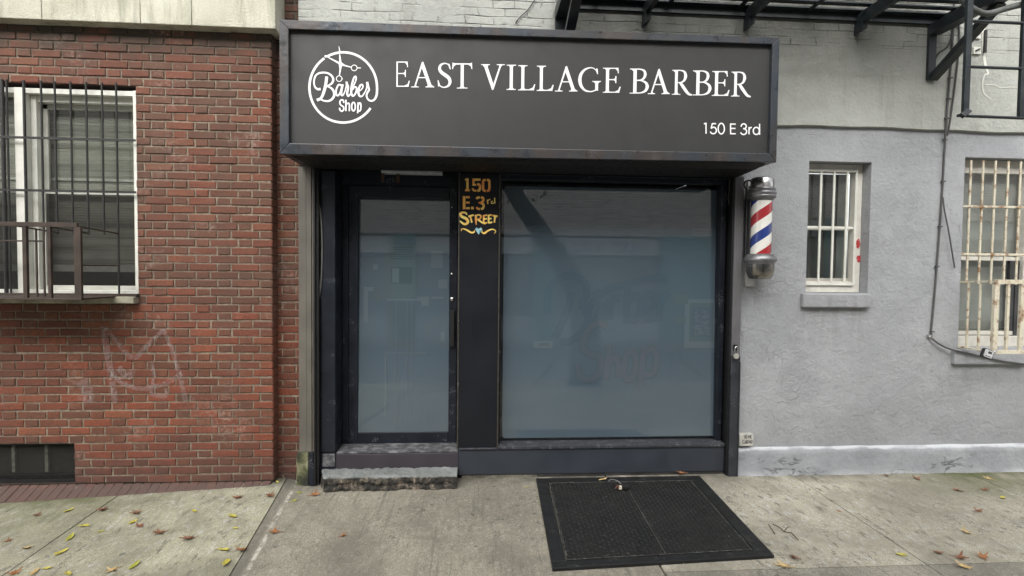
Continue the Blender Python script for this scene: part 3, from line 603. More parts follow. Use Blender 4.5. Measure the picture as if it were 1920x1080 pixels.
mb.bar((a+0.006, yb, zl+0.012), (pc.x, yc, zl+0.012), 0.014, 0.026, (0,0,1)); mb.box(pc.x, 5.6, yc-0.012, yc+0.012, zl-0.002, zl+0.026)
mb.build('window_bars', RUSTBAR, bw)
# thin white drips of paint, and a small bracket, on the upper wall
mb = MB(); k6 = lambda pts: [(lambda p: (p.x, p.z))(P(1700+a/4.5, b/4.5, -0.036)) for a, b in pts]
mb.ribbon(k6([(655,200),(648,300),(650,440),(668,560),(688,620),(660,632),(642,700),(650,780),(680,812),(715,835)]), [0.025,0.03,0.026,0.026,0.015,0.01,0.013,0.013,0.012,0.005], -0.036)
mb.ribbon(k6([(660,715),(740,715),(790,738),(880,735),(955,738)]), 0.007, -0.0365); mb.build('paint_drip', WHITE, gb)
mb = MB()
for x_, y_ in ((588, 298), (588, 428)):
    p = P(1700+x_/4.5, y_/4.5, -0.04); mb.box(p.x-0.035, p.x+0.035, -0.05, -0.0325, p.z-0.03, p.z+0.03, 0); mb.bar((p.x-0.02, -0.055, p.z-0.008), (p.x+0.02, -0.055, p.z+0.012), 0.012, 0.008, (0,0,1), 1)
p = P(1700+610/4.5, 370/4.5, -0.04); mb.bar((p.x+0.05, -0.05, p.z+0.12), (p.x+0.05, -0.05, p.z-0.08), 0.02, 0.015, (1,0,0), 1)
mb.build('wall_bracket', [WHITE, BARS], gb)

# ------------------------------------------------------------------ shopfront
sf = thing('shopfront', (0.4, 0.0, -0.06), 'blue-black shopfront with glazed door, address panel and one large film-covered window under the barber sign', 'shopfront')
YP = -0.06
x0, x1, _, _ = R4(560, 400, 588, 800, YP); ZT = 2.60
mb = MB(); mb.box(x0, x1-0.018, YP, 0.02, 0.222, ZT); mb.box(x1-0.016, x1, YP+0.008, 0.02, 0.222, ZT); mb.box(x0+0.055, x0+0.063, YP-0.003, YP+0.001, 0.222, ZT)
mb.build('beige_post', plain('beige_post_paint', (0.115,0.105,0.088), 0.6, 0, 0.18, 4, 0.001), sf, bevel=0.003)
MOSSY = M('mossy_block'); c = MOSSY.ramp(MOSSY.noise(9, 6, 0.65), [(0.35, (0.025,0.027,0.020)), (0.5, (0.09,0.095,0.045)), (0.65, (0.20,0.20,0.12))])
mb = MB(); mb.box(x0-0.018, x0+0.078, YP-0.012, 0.02, -0.12, 0.220, 0); mb.box(x0+0.078, x1, YP-0.008, 0.02, -0.12, 0.219, 1); mb.build('post_base', [MOSSY.set(color=c, rough=0.95, normal=MOSSY.bump(MOSSY.noise(30, 5), 0.012)), SHOPBLK], sf, bevel=0.006)
gx = x1+0.002
mb = MB(); mb.box(gx, gx+0.014, YP-0.012, 0.0, -0.09, ZT); mb.box(gx+0.014, gx+0.036, YP+0.01, 0.0, -0.09, ZT); mb.build('shutter_track', BLACK, sf)
rx0, rx1 = P(1373, 600, YP).x, P(1389, 600, YP).x; zpad = P(1380, 668, YP).z
mb = MB(); mb.box(rx0, rx1, YP, 0.0, zpad, ZT, 0); mb.box(rx0-0.003, rx1+0.003, YP-0.004, 0.0, -0.06, zpad-0.002, 1); mb.box(rx1-0.006, rx1+0.004, YP-0.012, YP-0.0045, -0.05, zpad-0.05, 1); mb.box(rx0-0.016, rx0-0.003, YP+0.012, 0.0, -0.06, ZT, 2)
mb.box(rx0-0.02, rx1+0.012, YP-0.02, 0.0, -0.09, -0.055, 1)
mb.build('guide_rail', [plain('grey_rail_paint', (0.115,0.112,0.118), 0.55, 0, 0.1, 5), plain('dark_rail_paint', (0.028,0.031,0.038), 0.45, 0, 0.25, 8, 0.001, (0.5,0.5,0.5), 0.8), BLACK], sf, bevel=0.002)
mb = MB(); lz = P(980, 319, YP-0.01).z; mb.box(gx+0.03, rx0-0.004, YP-0.03, YP+0.0, lz-0.008, lz+0.012); mb.build('shutter_bar', plain('dull_aluminium', (0.30,0.28,0.25), 0.45, 0.6, 0.35, 9), sf, bevel=0.003)
# door recess: panel facing the street, return, back wall, ceiling
DX0, DX1, DZ0, DZ1 = P(655, 600, 0.25).x, P(857, 600, 0.25).x, 0.187, P(757, 350, 0.25).z
MX0, MX1 = P(860.5, 600, 0.0).x, P(933.5, 600, 0.0).x
rxr = P(629, 600, 0.0).x; zs = 0.195
mb = MB(); mb.box(gx+0.04, rxr, -0.006, 0.30, zs, ZT-0.01); mb.build('side_panel', SHOPBLK, sf, bevel=0.008)
mb = MB(); mb.box(gx+0.036, MX0, 0.24, 0.30, DZ1+0.002, 2.80); mb.box(rxr+0.001, DX0-0.001, 0.235, 0.30, zs, DZ1+0.001); mb.box(DX1+0.001, MX0+0.1, 0.24, 0.30, zs, DZ1+0.001); mb.build('door_surround', SHOPBLK, sf, bevel=0.003)
mb = MB(); mb.box(gx+0.03, rx0-0.003, 0.0, 1.6, 2.70, 2.8); mb.box(gx+0.03, rx0, 1.5, 1.6, -0.2, 2.7); mb.box(gx-0.02, gx+0.02, 0.31, 1.6, -0.2, 2.7); mb.box(rx0, rx1, 0.02, 1.6, -0.2, 2.7); mb.box(gx, rx0, 0.31, 1.5, 0.02, 0.05); mb.box(-1.49, gx+0.041, 0.021, 0.309, -0.2, 2.72); mb.box(rx1-0.03, rx1+0.03, 0.021, 0.10, -0.2, 2.69); mb.build('dark_interior', BLACK, sf)
# door
fw_ = 0.075
mb = MB(); gx0, gx1, gz0, gz1 = P(672, 600, 0.25).x, P(842, 600, 0.25).x, P(757, 809, 0.25).z, P(757, 373, 0.25).z
mb.box(DX0, gx0, 0.225, 0.30, DZ0, DZ1); mb.box(gx1, DX1, 0.225, 0.30, DZ0, DZ1); mb.box(gx0, gx1, 0.2255, 0.2995, gz1, DZ1); mb.box(gx0, gx1, 0.2255, 0.2995, DZ0, gz0)
mb.box(DX0-0.012, DX0-0.001, 0.215, 0.234, DZ0, DZ1+0.006)
door = mb.build('door', SHOPBLK, sf, bevel=0.006)
FILM = M('blue_grey_film'); FILMC = (0.072,0.102,0.127)
c = FILM.ramp(FILM.noise(0.9, 4), [(0.3, tuple(v*0.94 for v in FILMC)), (0.7, tuple(v*1.05 for v in FILMC))])
FILM = FILM.set(color=c, rough=0.02, ior=2.0)
TL = math.tan(math.radians(1.5))
def rrect(x0, x1, z0, z1, r, n=6):
    o = []
    for cx, cz, a0 in ((x1-r, z0+r, -90), (x1-r, z1-r, 0), (x0+r, z1-r, 90), (x0+r, z0+r, 180)):
        o += [(cx+r*math.cos(math.radians(a0+90*i/n)), cz+r*math.sin(math.radians(a0+90*i/n))) for i in range(n+1)]
    return o
def leaned(poly, y0, zr):                         # thin sheet following the slightly leaning glass
    mb = MB(); n = len(poly); yy = lambda z: y0+(z-zr)*TL
    vs = [(x, yy(z), z) for x, z in poly]+[(x, yy(z)+0.004, z) for x, z in poly]
    mb.add(vs, [tuple(range(n)), tuple(range(2*n-1, n-1, -1))]+[((i+1) % n, i, i+n, (i+1) % n+n) for i in range(n)]); return mb
leaned(rrect(gx0-0.004, gx1+0.004, gz0-0.004, gz1+0.004, 0.012), 0.236, gz0).build('door_pane', FILM, door)
STEEL = plain('polished_steel', (0.6,0.6,0.6), 0.25, 1.0, 0.05)
for px, py, r_ in ((848, 561, 0.021), (847, 513.5, 0.012), (848, 388, 0.010)):
    p = P(px, py, 0.215); mb = MB()
    prof = [(0.0, 0.0), (r_*0.5, 0.001), (r_, 0.006), (r_*1.05, 0.016)]
    n = 16; vs = [(p.x+r*math.cos(2*PI*j/n), 0.210+d, p.z+r*math.sin(2*PI*j/n)) for r, d in prof for j in range(n)]
    mb.add(vs, [(i*n+j, i*n+(j+1) % n, (i+1)*n+(j+1) % n, (i+1)*n+j) for i in range(3) for j in range(n)], 0, True); mb.build('lock_cylinder', STEEL, door)
mb = MB(); X = P(848.5, 600, 0.2).x; za, zb = P(848, 650, 0.2).z, P(848, 582, 0.2).z
mb.box(X-0.024, X+0.018, 0.196, 0.2245, za, zb); mb.box(X+0.002, X+0.016, 0.176, 0.190, za+0.01, zb-0.01); mb.box(X+0.002, X+0.016, 0.190, 0.196, za+0.01, za+0.03); mb.box(X+0.002, X+0.016, 0.190, 0.196, zb-0.03, zb-0.01); mb.build('pull_handle', BLACK, door, bevel=0.003)
for pya, pyb in ((378, 421), (752, 796)):
    mb = MB(); X = P(661, 600, 0.22).x; za, zb = P(660, pyb, 0.22).z, P(660, pya, 0.22).z
    mb.box(X-0.022, X+0.02, 0.218, 0.2245, za, zb); mb.tube([(X-0.001, 0.214, za-0.008), (X-0.001, 0.214, zb+0.008)], 0.008, 8); mb.build('hinge', SHOPBLK, door)
# notices behind the film of the door: only faintly lighter
def faint(name, c):
    m = M(name); return m.set(color=c, rough=0.02, ior=2.0)
PAPER1 = faint('paper_under_film', (0.095,0.126,0.147)); PAPER2 = faint('dim_paper_under_film', (0.075,0.102,0.117)); INK = faint('ink_under_film', (0.057,0.081,0.095)); GHOST = faint('pale_edge_under_film', (0.092,0.122,0.143))
def onpane(boxes, yb, zr, name, mats, parent):
    mb = MB()
    for i, (px0, py0, px1, py1, mi) in enumerate(boxes):
        xa, xb, za, zb = R4(px0, py0, px1, py1, yb+0.03); y = lambda z: yb+(z-zr)*TL-0.0012-0.0004*(mi+1)-0.00002*i
        mb.quad((xa, y(za), za), (xb, y(za), za), (xb, y(zb), zb), (xa, y(zb), zb), mi)
    return mb.build(name, mats, parent)
bx = [(721,459,782,560,1),(721,459,782,490,0),(722,470,726,555,0),(733,501,773,532,2),(735,503,748,530,3),(750,504,771,531,1),(723,548,782,557,0),(724,557,803,564,0),(790,556,804,574,0),(700,540,716,564,1),(682,538,690,604,0),(690,538,702,546,0),(808,470,830,502,0),(822,524,839,541,0),(798,610,806,626,1),(826,622,834,640,0),(810,556,832,560,0),(699,496,708,506,0)]
bx += [(728+random.uniform(0,4),463+i*4.2,775-random.uniform(0,8),465+i*4.2,2) for i in range(6)]
bx += [(726,566+i*5.2,778,568+i*5.2,1) for i in range(17)]
for px in (742,762,771): bx.append((px,566,px+1.6,792,3))
bx += [(722,664,725,780,3),(745,702,747,795,3),(720,660,800,663,3)]
onpane(bx, 0.236, gz0, 'door_notice', [PAPER1, PAPER2, INK, GHOST], door)
# threshold, risers, sill
mb = MB(); zt = 0.187
mb.hexa([(rxr+0.001,0.012,zs-0.02),(MX0-0.001,0.012,zs-0.02),(MX0-0.001,0.235,zs-0.02),(rxr+0.001,0.235,zs-0.02),(rxr+0.001,0.012,zs-0.004),(MX0-0.001,0.012,zs-0.004),(MX0-0.001,0.235,zt+0.006),(rxr+0.001,0.235,zt+0.006)])
SCUFF = M('scuffed_paint'); c = SCUFF.mix(SCUFF.rng(SCUFF.noise(16, 7, 0.72, SCUFF.mp((0.7,1,1))), 0.46, 0.72), (0.05,0.051,0.055), (0.27,0.27,0.28)); SCUFFM = SCUFF.set(color=c, rough=0.8, normal=SCUFF.bump(SCUFF.noise(40, 5), 0.006))
mb.build('threshold', SCUFFM, sf, bevel=0.004)
mb = MB(); mb.box(gx+0.04, MX0+0.003, 0.002, 0.235, 0.02, zs-0.021); mb.build('door_riser', RISER2, sf, bevel=0.004)
mb = MB(); mb.box(gx+0.038, rxr, -0.004, 0.0, -0.06, zs-0.003, 0); mb.box(gx+0.055, rxr-0.005, -0.010, -0.0042, 0.075, zs-0.01, 1); mb.build('corner_patch', [SHOPBLK, SCUFFM], sf)
# middle panel with the painted address
mb = MB(); zmb = 0.215; mb.box(MX0, MX1, 0.0, 0.30, zmb, ZT-0.004); mp_ = mb.build('address_panel', SHOPPANEL, sf, bevel=0.004)
mb = MB(); mb.box(MX1+0.001, MX1+0.012, -0.004, 0.14, zmb, ZT-0.004); mb.box(MX0-0.012, MX0-0.001, 0.004, 0.14, zmb, ZT-0.004); mb.build('panel_edge', plain('edge_strip', (0.05,0.045,0.036), 0.5, 0, 0.3, 20, 0.001, (0.5,0.48,0.42), 0.72), mp_)
AD = M('orange_yellow_stencil'); x, y, z = AD.xyz(); g = AD.rng(AD.math('ADD', z, AD.math('MULTIPLY', AD.noise(14, 4), 0.16)), P(895, 405, 0).z+0.03, P(895, 350, 0).z+0.14)
# (object origin is the shopfront base, so z is measured from there)
c = AD.ramp(AD.noise(19, 3, 0.5), [(0.36, (1.0,0.74,0.20)), (0.52, (1.0,0.48,0.11)), (0.66, (0.95,0.27,0.09))]); ADM = AD.set(color=c, rough=0.55)
AY = M('yellow_stencil'); c = AY.ramp(AY.noise(16, 3, 0.5), [(0.38, (1.0,0.84,0.24)), (0.62, (1.0,0.60,0.13))]); AYM = AY.set(color=c, rough=0.55)
mb = MB(); k8 = lambda pts: [(lambda p: (p.x, p.z))(P(850+a/7.714, 320+b/7.714, 0.0)) for a, b in pts]
Q8 = 1/7.714/217.0
ly = [-0.0030]
def st8(pts, w=34, smooth=False, mi=0):
    ly[0] -= 0.00008; mb.ribbon(k8(pts), [v*Q8 for v in w] if isinstance(w, (list, tuple)) else w*Q8, ly[0], mi, smooth)
# 150
st8([(205,112),(205,270)], 34); st8([(170,138),(203,112)], 20); st8([(170,284),(238,284)], 26)
st8([(276,130),(395,130)], 34); st8([(291,130),(291,205)], 32); st8([(276,205),(330,205)], 28); st8([(345,196),(372,204),(385,225),(385,255),(372,284),(347,292)], 36, True); st8([(335,292),(300,288),(285,272),(280,255)], 28, True)
st8([(468,132),(440,140),(431,165),(431,255),(440,285),(468,295)], 34, True); st8([(484,132),(512,140),(521,165),(521,255),(512,285),(484,295)], 34, True)
# E.3rd
st8([(156,368),(156,560)], 38); st8([(184,384),(240,384)], 30); st8([(184,462),(236,462)], 28); st8([(184,543),(240,543)], 30)
st8([(258,541),(296,541)], 38)
st8([(336,410),(348,392),(382,386)], 32, True); st8([(398,386),(428,395),(434,425),(420,452),(398,462)], 34, True); st8([(365,464),(400,466)], 26); st8([(398,470),(432,485),(438,515),(428,545),(398,556)], 34, True); st8([(384,556),(352,550),(336,528)], 32, True)
st8([(490,420),(500,485)], 15, True, 1); st8([(495,445),(512,422),(535,418)], 14, True, 1); st8([(572,440),(552,450),(550,470),(570,476),(592,462)], 13, True, 1); st8([(597,392),(600,475)], 15, True, 1)
# STREET
st8([(196,640),(180,612),(130,606),(100,630),(125,665),(185,695),(212,735),(190,768),(150,770),(95,728)], [14,26,30,34,38,40,38,34,32,20], True, 1)
st8([(218,665),(296,640)], 26, False, 1); st8([(245,655),(268,752)], 24, False, 1)
st8([(330,640),(326,710),(332,785)], [30,30,8], True, 0); st8([(308,655),(370,640),(400,660),(380,700),(340,708)], 22, True, 0); st8([(350,705),(420,752),(465,770)], [26,26,16], True, 1)
st8([(440,645),(440,760)], 26, False, 0); st8([(428,655),(490,642)], 22, False, 0); st8([(440,703),(486,695)], 20, False, 1); st8([(436,765),(488,752)], 22, False, 1)
st8([(510,640),(510,755)], 26, False, 1); st8([(500,650),(560,640)], 22, False, 0); st8([(510,698),(552,692)], 20, False, 1); st8([(506,758),(562,745)], 22, False, 1)
st8([(568,650),(640,662)], 26, False, 1); st8([(605,655),(592,752)], [30,22], False, 1)
# flourish
st8([(118,875),(118,850),(150,842),(200,862),(260,895),(305,885),(300,860)], [8,12,16,22,26,18,6], True, 1); st8([(418,862),(415,890),(450,905),(500,870),(560,848),(605,865),(610,890),(590,908)], [6,18,28,22,18,14,10,6], True, 1)
mb.build('painted_address', [ADM, AYM], mp_)
mb = MB(); k = k8([(314,845),(335,822),(362,840),(400,822),(418,850),(366,925)]); cpt = k8([(366,862)])[0]
for i in range(6): mb.add([(k[i][0], -0.0045, k[i][1]), (cpt[0], -0.0062, cpt[1]), (k[(i+1) % 6][0], -0.0045, k[(i+1) % 6][1])], [(0,1,2)], i % 2)
mb.build('painted_diamond', [plain('sky_blue_paint', (0.20,0.50,0.62), 0.5), plain('pale_blue_paint', (0.50,0.75,0.82), 0.5)], mp_)
# display window
wx0, wx1, wz0, wz1 = P(943.5, 600, 0.12).x, P(1351.5, 600, 0.12).x, P(1150, 819, 0.12).z, P(1150, 351, 0.12).z
fx0, fx1 = MX1+0.0125, rx0-0.0165
mb = MB(); mb.box(fx0, fx1, 0.06, 0.14, wz1+0.035, 2.72); mb.box(fx0, fx0+0.018, 0.0605, 0.16, 0.235, wz1+0.035); mb.box(fx1-0.05, fx1, 0.0605, 0.16, 0.235, wz1+0.035)
mb.box(fx0, fx1, 0.03, 0.06, wz1+0.075, wz1+0.09)
dw = mb.build('display_window', SHOPBLK, sf, bevel=0.005)
leaned([(fx0+0.019, 0.236), (fx1-0.051, 0.236), (fx1-0.051, wz1+0.034), (fx0+0.019, wz1+0.034)], 0.128, wz0).build('window_pane', glass_mat('dark_shop_glass', (0.6,0.6,0.6), 0.06), dw)
leaned(rrect(wx0, wx1, wz0, wz1, 0.03), 0.116, wz0).build('window_film', FILM, dw)
mb = MB(); mb.box(fx0, fx1, -0.02, 0.20, 0.205, 0.236); mb.box(MX0+0.006, MX1+0.006, -0.02, -0.001, 0.205, 0.222); m_ = M('ledge_paint'); LEDGEM = m_.set(color=m_.mix(m_.rng(m_.noise(22, 7, 0.75), 0.52, 0.74), (0.026,0.029,0.036), (0.17,0.175,0.185)), rough=0.7, normal=m_.bump(m_.noise(40, 5), 0.005)); mb.build('window_ledge', LEDGEM, sf, bevel=0.006)
mb = MB(); mb.box(MX0+0.004, rx0-0.017, -0.006, 0.2, -0.02, 0.2045, 0); mb.box(MX0+0.03, 0.55, 0.003, 0.2, -0.14, -0.0205, 1); mb.box(0.551, rx0-0.018, 0.000, 0.2, -0.14, -0.0205, 2); mb.build('window_riser', [RISER, C_MID, plain('sooty_riser', (0.028,0.027,0.026), 0.8, 0, 0.4, 10, 0.004)], sf, bevel=0.006)
# faded lettering and papers on the big window (all behind the film, hardly visible)
mb = MB(); kW = lambda pts: [(lambda p: (p.x, p.z))(P(1000+a/4.5, 500+b/4.5, 0.14)) for a, b in pts]
QW = 1/4.5/206; yw = [0.0]
def stw(pts, w, mi, smooth=True):
    yw[0] -= 0.00006; n0 = len(mb.v); mb.ribbon(kW(pts), w*QW, 0, mi, smooth)
    for i in range(n0, len(mb.v)): x, y0_, z = mb.v[i]; mb.v[i] = (x, 0.116+(z-wz0)*TL-0.0016+yw[0]+y0_-(0.001 if mi in (0,1) else 0), z)
BARB = [[(120,400),(120,250),(180,130),(320,75),(430,130),(450,230),(400,320)], [(330,210),(300,320),(240,480),(180,600)], [(400,320),(460,420),(420,540),(330,620),(230,640)],
        [(560,290),(500,300),(460,400),(480,460),(540,440),(580,300)], [(580,300),(570,430),(610,450)], [(640,270),(640,450)], [(650,340),(690,260),(740,280)], [(800,110),(790,300),(790,480)], [(800,300),(870,240),(910,330),(870,440),(800,440)],
        [(930,380),(1000,340),(1020,260),(970,240),(930,330),(950,440),(1020,430)], [(1060,460),(1070,260)], [(1070,330),(1110,240),(1150,260)], [(520,200),(560,240),(640,190),(800,140),(1000,95),(1100,100),(1130,150)]]
SHOPW = [[(620,500),(540,480),(450,560),(420,680),(480,740),(560,760),(560,880),(480,950),(390,920),(370,820)], [(640,660),(610,950)], [(620,830),(700,760),(720,930)], [(820,700),(780,760),(760,900),(800,950),(850,900),(860,760),(820,700)], [(930,680),(900,1000)], [(920,740),(1000,690),(1040,780),(1000,900),(920,900)]]
DKB = faint('faded_blue_letter', (0.064,0.094,0.122)); DKR = faint('faded_red_letter', (0.079,0.098,0.120)); LINE = faint('faded_outline', (0.063,0.091,0.113))
for s_ in BARB: stw(s_, 62, 2); stw(s_, 44, 0)
for s_ in SHOPW: stw(s_, 66, 2); stw(s_, 48, 1)
stw([(1140,940),(1200,690),(1260,800),(1420,920)], 6, 2); stw([(0,1000),(120,870),(160,800)], 6, 2)
mb.build('faded_lettering', [DKB, DKR, LINE], dw)
pst = [(1283,561,1346,652,0),(1292,568,1337,640,1),(1296,575,1333,632,2),(1300,405,1338,442,0),(1303,425,1335,428,2),(1304,413,1312,417,2),(1303,433,1334,435,1),(1000,639,1036,652,0),(1011,643,1029,648,1),(1262,552,1290,570,1),(1263,592,1285,606,1)]
pst += [(1298+random.uniform(0,28),578+random.uniform(0,48),0,0,3) for _ in range(50)]
pst = [(a,b,a+3+random.random()*4,b+2+random.random()*2,m) if c_ == 0 else (a,b,c_,d,m) for a,b,c_,d,m in pst]
WPM = [GHOST, PAPER2, faint('poster_blue', (0.070,0.092,0.120)), faint('poster_fleck', (0.09,0.108,0.125))]
for a_, b_, nm in ((1282,1347,'faded_poster'), (1299,1340,'faded_notice'), (999,1040,'paper_strip'), (1261,1292,'faded_sticker')):
    q_ = [t for t in pst if (a_ <= t[0] < b_) and ((t[1] > 550) if nm == 'faded_poster' else (t[1] < 445) if nm == 'faded_notice' else a_ <= t[0] < b_ and t[0] < 1282)]
    onpane(q_, 0.116, wz0, nm, WPM, dw)
# door step
SM = M('broken_step_concrete'); x, y, z = SM.xyz()
c = SM.ramp(SM.noise(4, 7, 0.65), [(0.3, (0.12,0.13,0.125)), (0.7, (0.27,0.285,0.278))]); geo = SM.n('NewGeometry').outputs['Normal']; nz = SM.n('SeparateXYZ', {0: geo}).outputs[2]
edge = SM.ramp(SM.noise(13, 7, 0.7), [(0.36, (0.010,0.010,0.009)), (0.50, (0.036,0.033,0.028)), (0.59, (0.13,0.11,0.085)), (0.67, (0.36,0.29,0.23))]); c = SM.mix(SM.math('MULTIPLY', SM.rng(SM.math('ADD', z, SM.math('MULTIPLY', SM.noise(20, 3), 0.02)), 0.105, 0.115), SM.rng(nz, -0.2, 0.3)), edge, c)
STEPM = SM.set(color=c, rough=0.92, normal=SM.bump(SM.noise(28, 7, 0.7), 0.02))
mb = MB(); sx0, sx1 = P(597, 900, -0.15).x, P(857, 905, -0.15).x; n = 46; prof = [(0.0, 0.052), (-0.08, 0.054), (-0.165, 0.050), (-0.188, 0.040), (-0.195, 0.005), (-0.184, -0.02), (-0.196, -0.045), (-0.190, -0.075), (-0.185, -0.12)]
vs = []; lo_ = [0.0]
for i in range(n+1):
    lo_.append(lo_[-1]*0.7+random.uniform(-0.009, 0.009))
    for j, (y, z) in enumerate(prof):
        a = (0.004 if j < 2 else 0.006)
        t = i/n; yy = y*(min(1, 0.35+t*14) if t < 0.08 else 1)
        vs.append((sx0+(sx1-sx0)*t, yy+random.uniform(-a, a)*(j > 0)+(lo_[-1] if j > 3 else lo_[-1]*0.3 if j == 3 else 0), z+random.uniform(-a, a)*0.6*(j > 0)+(lo_[-1]*0.5 if j in (4, 5, 6) else 0)))
k_ = len(prof); mb.add(vs, [(i*k_+j, i*k_+j+1, (i+1)*k_+j+1, (i+1)*k_+j) for i in range(n) for j in range(k_-1)])
mb.add([vs[j] for j in range(k_)]+[(sx0, 0, -0.12)], [tuple(range(k_+1))]); mb.add([vs[n*k_+j] for j in range(k_)]+[(sx1, 0, -0.12)], [tuple(range(k_, -1, -1))])
ds = mb.build('doorstep', STEPM, sf); dm = ds.modifiers.new('sub', 'SUBSURF'); dm.subdivision_type = 'SIMPLE'; dm.levels = 2; dm.render_levels = 2
tx_ = bpy.data.textures.new('chips', 'CLOUDS'); tx_.noise_scale = 0.07; tx_.noise_depth = 4; dd = ds.modifiers.new('chips', 'DISPLACE'); dd.texture = tx_; dd.strength = 0.035; dd.mid_level = 0.5; dd.texture_coords = 'LOCAL'
# fixture above the door, cable on the side panel
mb = MB(); a, b = P(716, 320, 0.1), P(830, 325, 0.1); mb.box(a.x, b.x, 0.06, 0.16, b.z-0.012, b.z+0.04); li = mb.build('door_lamp', plain('dull_white_housing', (0.42,0.46,0.50), 0.5), sf, bevel=0.006)
RBK = plain('rusty_bracket', (0.07,0.035,0.02), 0.8)
for px in (717, 746): X = P(px, 330, 0.1).x; MB().box(X-0.012, X+0.012, 0.10, 0.125, b.z-0.085, b.z-0.013).build('lamp_bracket', RBK, li)
CABLE = plain('grey_cable', (0.13,0.13,0.12), 0.6); CABLEB = plain('black_cable', (0.03,0.03,0.032), 0.6)
def pt(px, py, Y): p = P(px, py, Y); return (p.x, Y, p.z)
def smooth_pts(pts, per=8):
    o = []; k = len(pts); V = [Vector(p) for p in pts]
    for i in range(k-1):
        p0, p1, p2, p3 = V[max(i-1,0)], V[i], V[i+1], V[min(i+2,k-1)]
        for m in range(per):
            t = m/per; o.append(0.5*(2*p1+(p2-p0)*t+(2*p0-5*p1+4*p2-p3)*t*t+(3*p1-p0-3*p2+p3)*t**3))
    o.append(V[-1]); return o
mb = MB(); mb.tube(smooth_pts([pt(594,368,-0.014), pt(600,395,-0.014), pt(603,430,-0.014), pt(604,465,-0.014), pt(603,510,-0.014), pt(600,545,-0.014), pt(595,572,-0.012)]), 0.0075, 8)
tag(mb.build('door_cable', CABLE, origin=P(603,470,-0.014)), 'short bowed grey cable on the dark panel left of the shop door', 'cable')
mb = MB(); mb.tube(smooth_pts([pt(1368,330,0.05), pt(1367,360,0.05), pt(1365,372,0.05), pt(1369,388,0.05)]), 0.004, 6)
tag(mb.build('window_cable', CABLE, origin=P(1367,360,0.05)), 'thin pale wire by the upper right corner of the large shop window', 'cable')

# ------------------------------------------------------------------ shop sign
YS = -0.50
sg = thing('shop_sign', (0.45, -0.25, 2.61), 'wide charcoal sign box reading EAST VILLAGE BARBER in white with a round barber logo', 'sign')
zt = lambda x: 3.596+0.0045*(x+1.467); zb_ = lambda x: 2.612+0.0075*(x+1.45)
xl, xr = -1.462, 2.364; FW = 0.068; LIP = 0.046
FM = M('tarnished_frame_metal'); n1 = FM.noise(1.0, 6, 0.6, FM.mp((3.0, 3.0, 1.0)))
c = FM.ramp(n1, [(0.30, (0.042,0.056,0.075)), (0.46, (0.050,0.056,0.064)), (0.58, (0.066,0.055,0.050)), (0.72, (0.12,0.122,0.135))]); c = FM.mix(FM.rng(FM.noise(60, 5, 0.7), 0.58, 0.70, 0, 0.5), c, (0.03,0.028,0.03))
FRAME = FM.set(color=c, rough=FM.rng(FM.noise(9, 4), 0.3, 0.7, 0.22, 0.45), metal=0.35, normal=FM.bump(FM.noise(30, 4), 0.003, 0.7))
def bead(mb, a, b, c, d):                         # four corners of the front face (x,z), butted with a mitre; depth LIP
    mb.hexa([(a[0],YS,a[1]),(b[0],YS,b[1]),(b[0],YS+LIP,b[1]),(a[0],YS+LIP,a[1]),(d[0],YS,d[1]),(c[0],YS,c[1]),(c[0],YS+LIP,c[1]),(d[0],YS+LIP,d[1])])
oTL, oTR, oBR, oBL = (xl, zt(xl)), (xr, zt(xr)), (xr, zb_(xr)), (xl, zb_(xl))
iTL, iTR, iBR, iBL = (xl+FW, zt(xl)-FW), (xr-FW*0.85, zt(xr)-FW*0.8), (xr-FW*0.85, zb_(xr)+FW), (xl+FW, zb_(xl)+FW*1.2)
mb = MB(); g_ = 0.0012
bead(mb, iTL, iTR, oTR, oTL); bead(mb, oBL, oBR, iBR, iBL); bead(mb, oBL, iBL, iTL, oTL); bead(mb, iBR, oBR, oTR, iTR)
fr = mb.build('frame', FRAME, sg, bevel=0.005)
mb = MB()
for t in (0.055, 0.16, 0.285, 0.42, 0.475, 0.585, 0.64, 0.685, 0.80, 0.93):
    X = xl+(xr-xl)*t; wd = 0.0018 if t != 0.585 else 0.004; mb.quad((X-wd,YS-0.0012,zt(X)-FW+0.004),(X+wd,YS-0.0012,zt(X)-FW+0.004),(X+wd+0.003,YS-0.0012,zt(X)-0.006),(X-wd+0.002,YS-0.0012,zt(X)-0.006))
for t in (0.15, 0.33, 0.50, 0.68, 0.775, 0.87, 0.91):
    X = xl+(xr-xl)*t; wd = 0.0016; mb.quad((X-wd,YS-0.0012,zb_(X)+0.006),(X+wd,YS-0.0012,zb_(X)+0.006),(X+wd,YS-0.0012,zb_(X)+FW-0.006),(X-wd,YS-0.0012,zb_(X)+FW-0.006))
mb.build('frame_seam', chalk_mat('seam_paint', (0.30,0.30,0.32), 0.40, 0.6, 0.45, 60), fr)
mb = MB(); YPN = YS+0.034
mb.quad((iBL[0]-0.01,YPN,iBL[1]-0.01),(iBR[0]+0.01,YPN,iBR[1]-0.01),(iTR[0]+0.01,YPN,iTR[1]+0.01),(iTL[0]-0.01,YPN,iTL[1]+0.01))
mb.build('panel', plain('charcoal_panel', (0.0265,0.0265,0.0272), 0.55, 0, 0.05, 4, 0.0003), sg)
mb = MB(); e = 0.012
mb.hexa([(xl+e,YS+LIP+0.001,zb_(xl)+0.001),(xr-e,YS+LIP+0.001,zb_(xr)+0.001),(xr-e,-0.034,zb_(xr)+0.001),(xl+e,-0.034,zb_(xl)+0.001),(xl+e,YS+LIP+0.001,zt(xl)-0.004),(xr-e,YS+LIP+0.001,zt(xr)-0.004),(xr-e,-0.034,zt(xr)-0.004),(xl+e,-0.034,zt(xl)-0.004)])
mb.build('housing', SHOPBLK, sg, bevel=0.004)
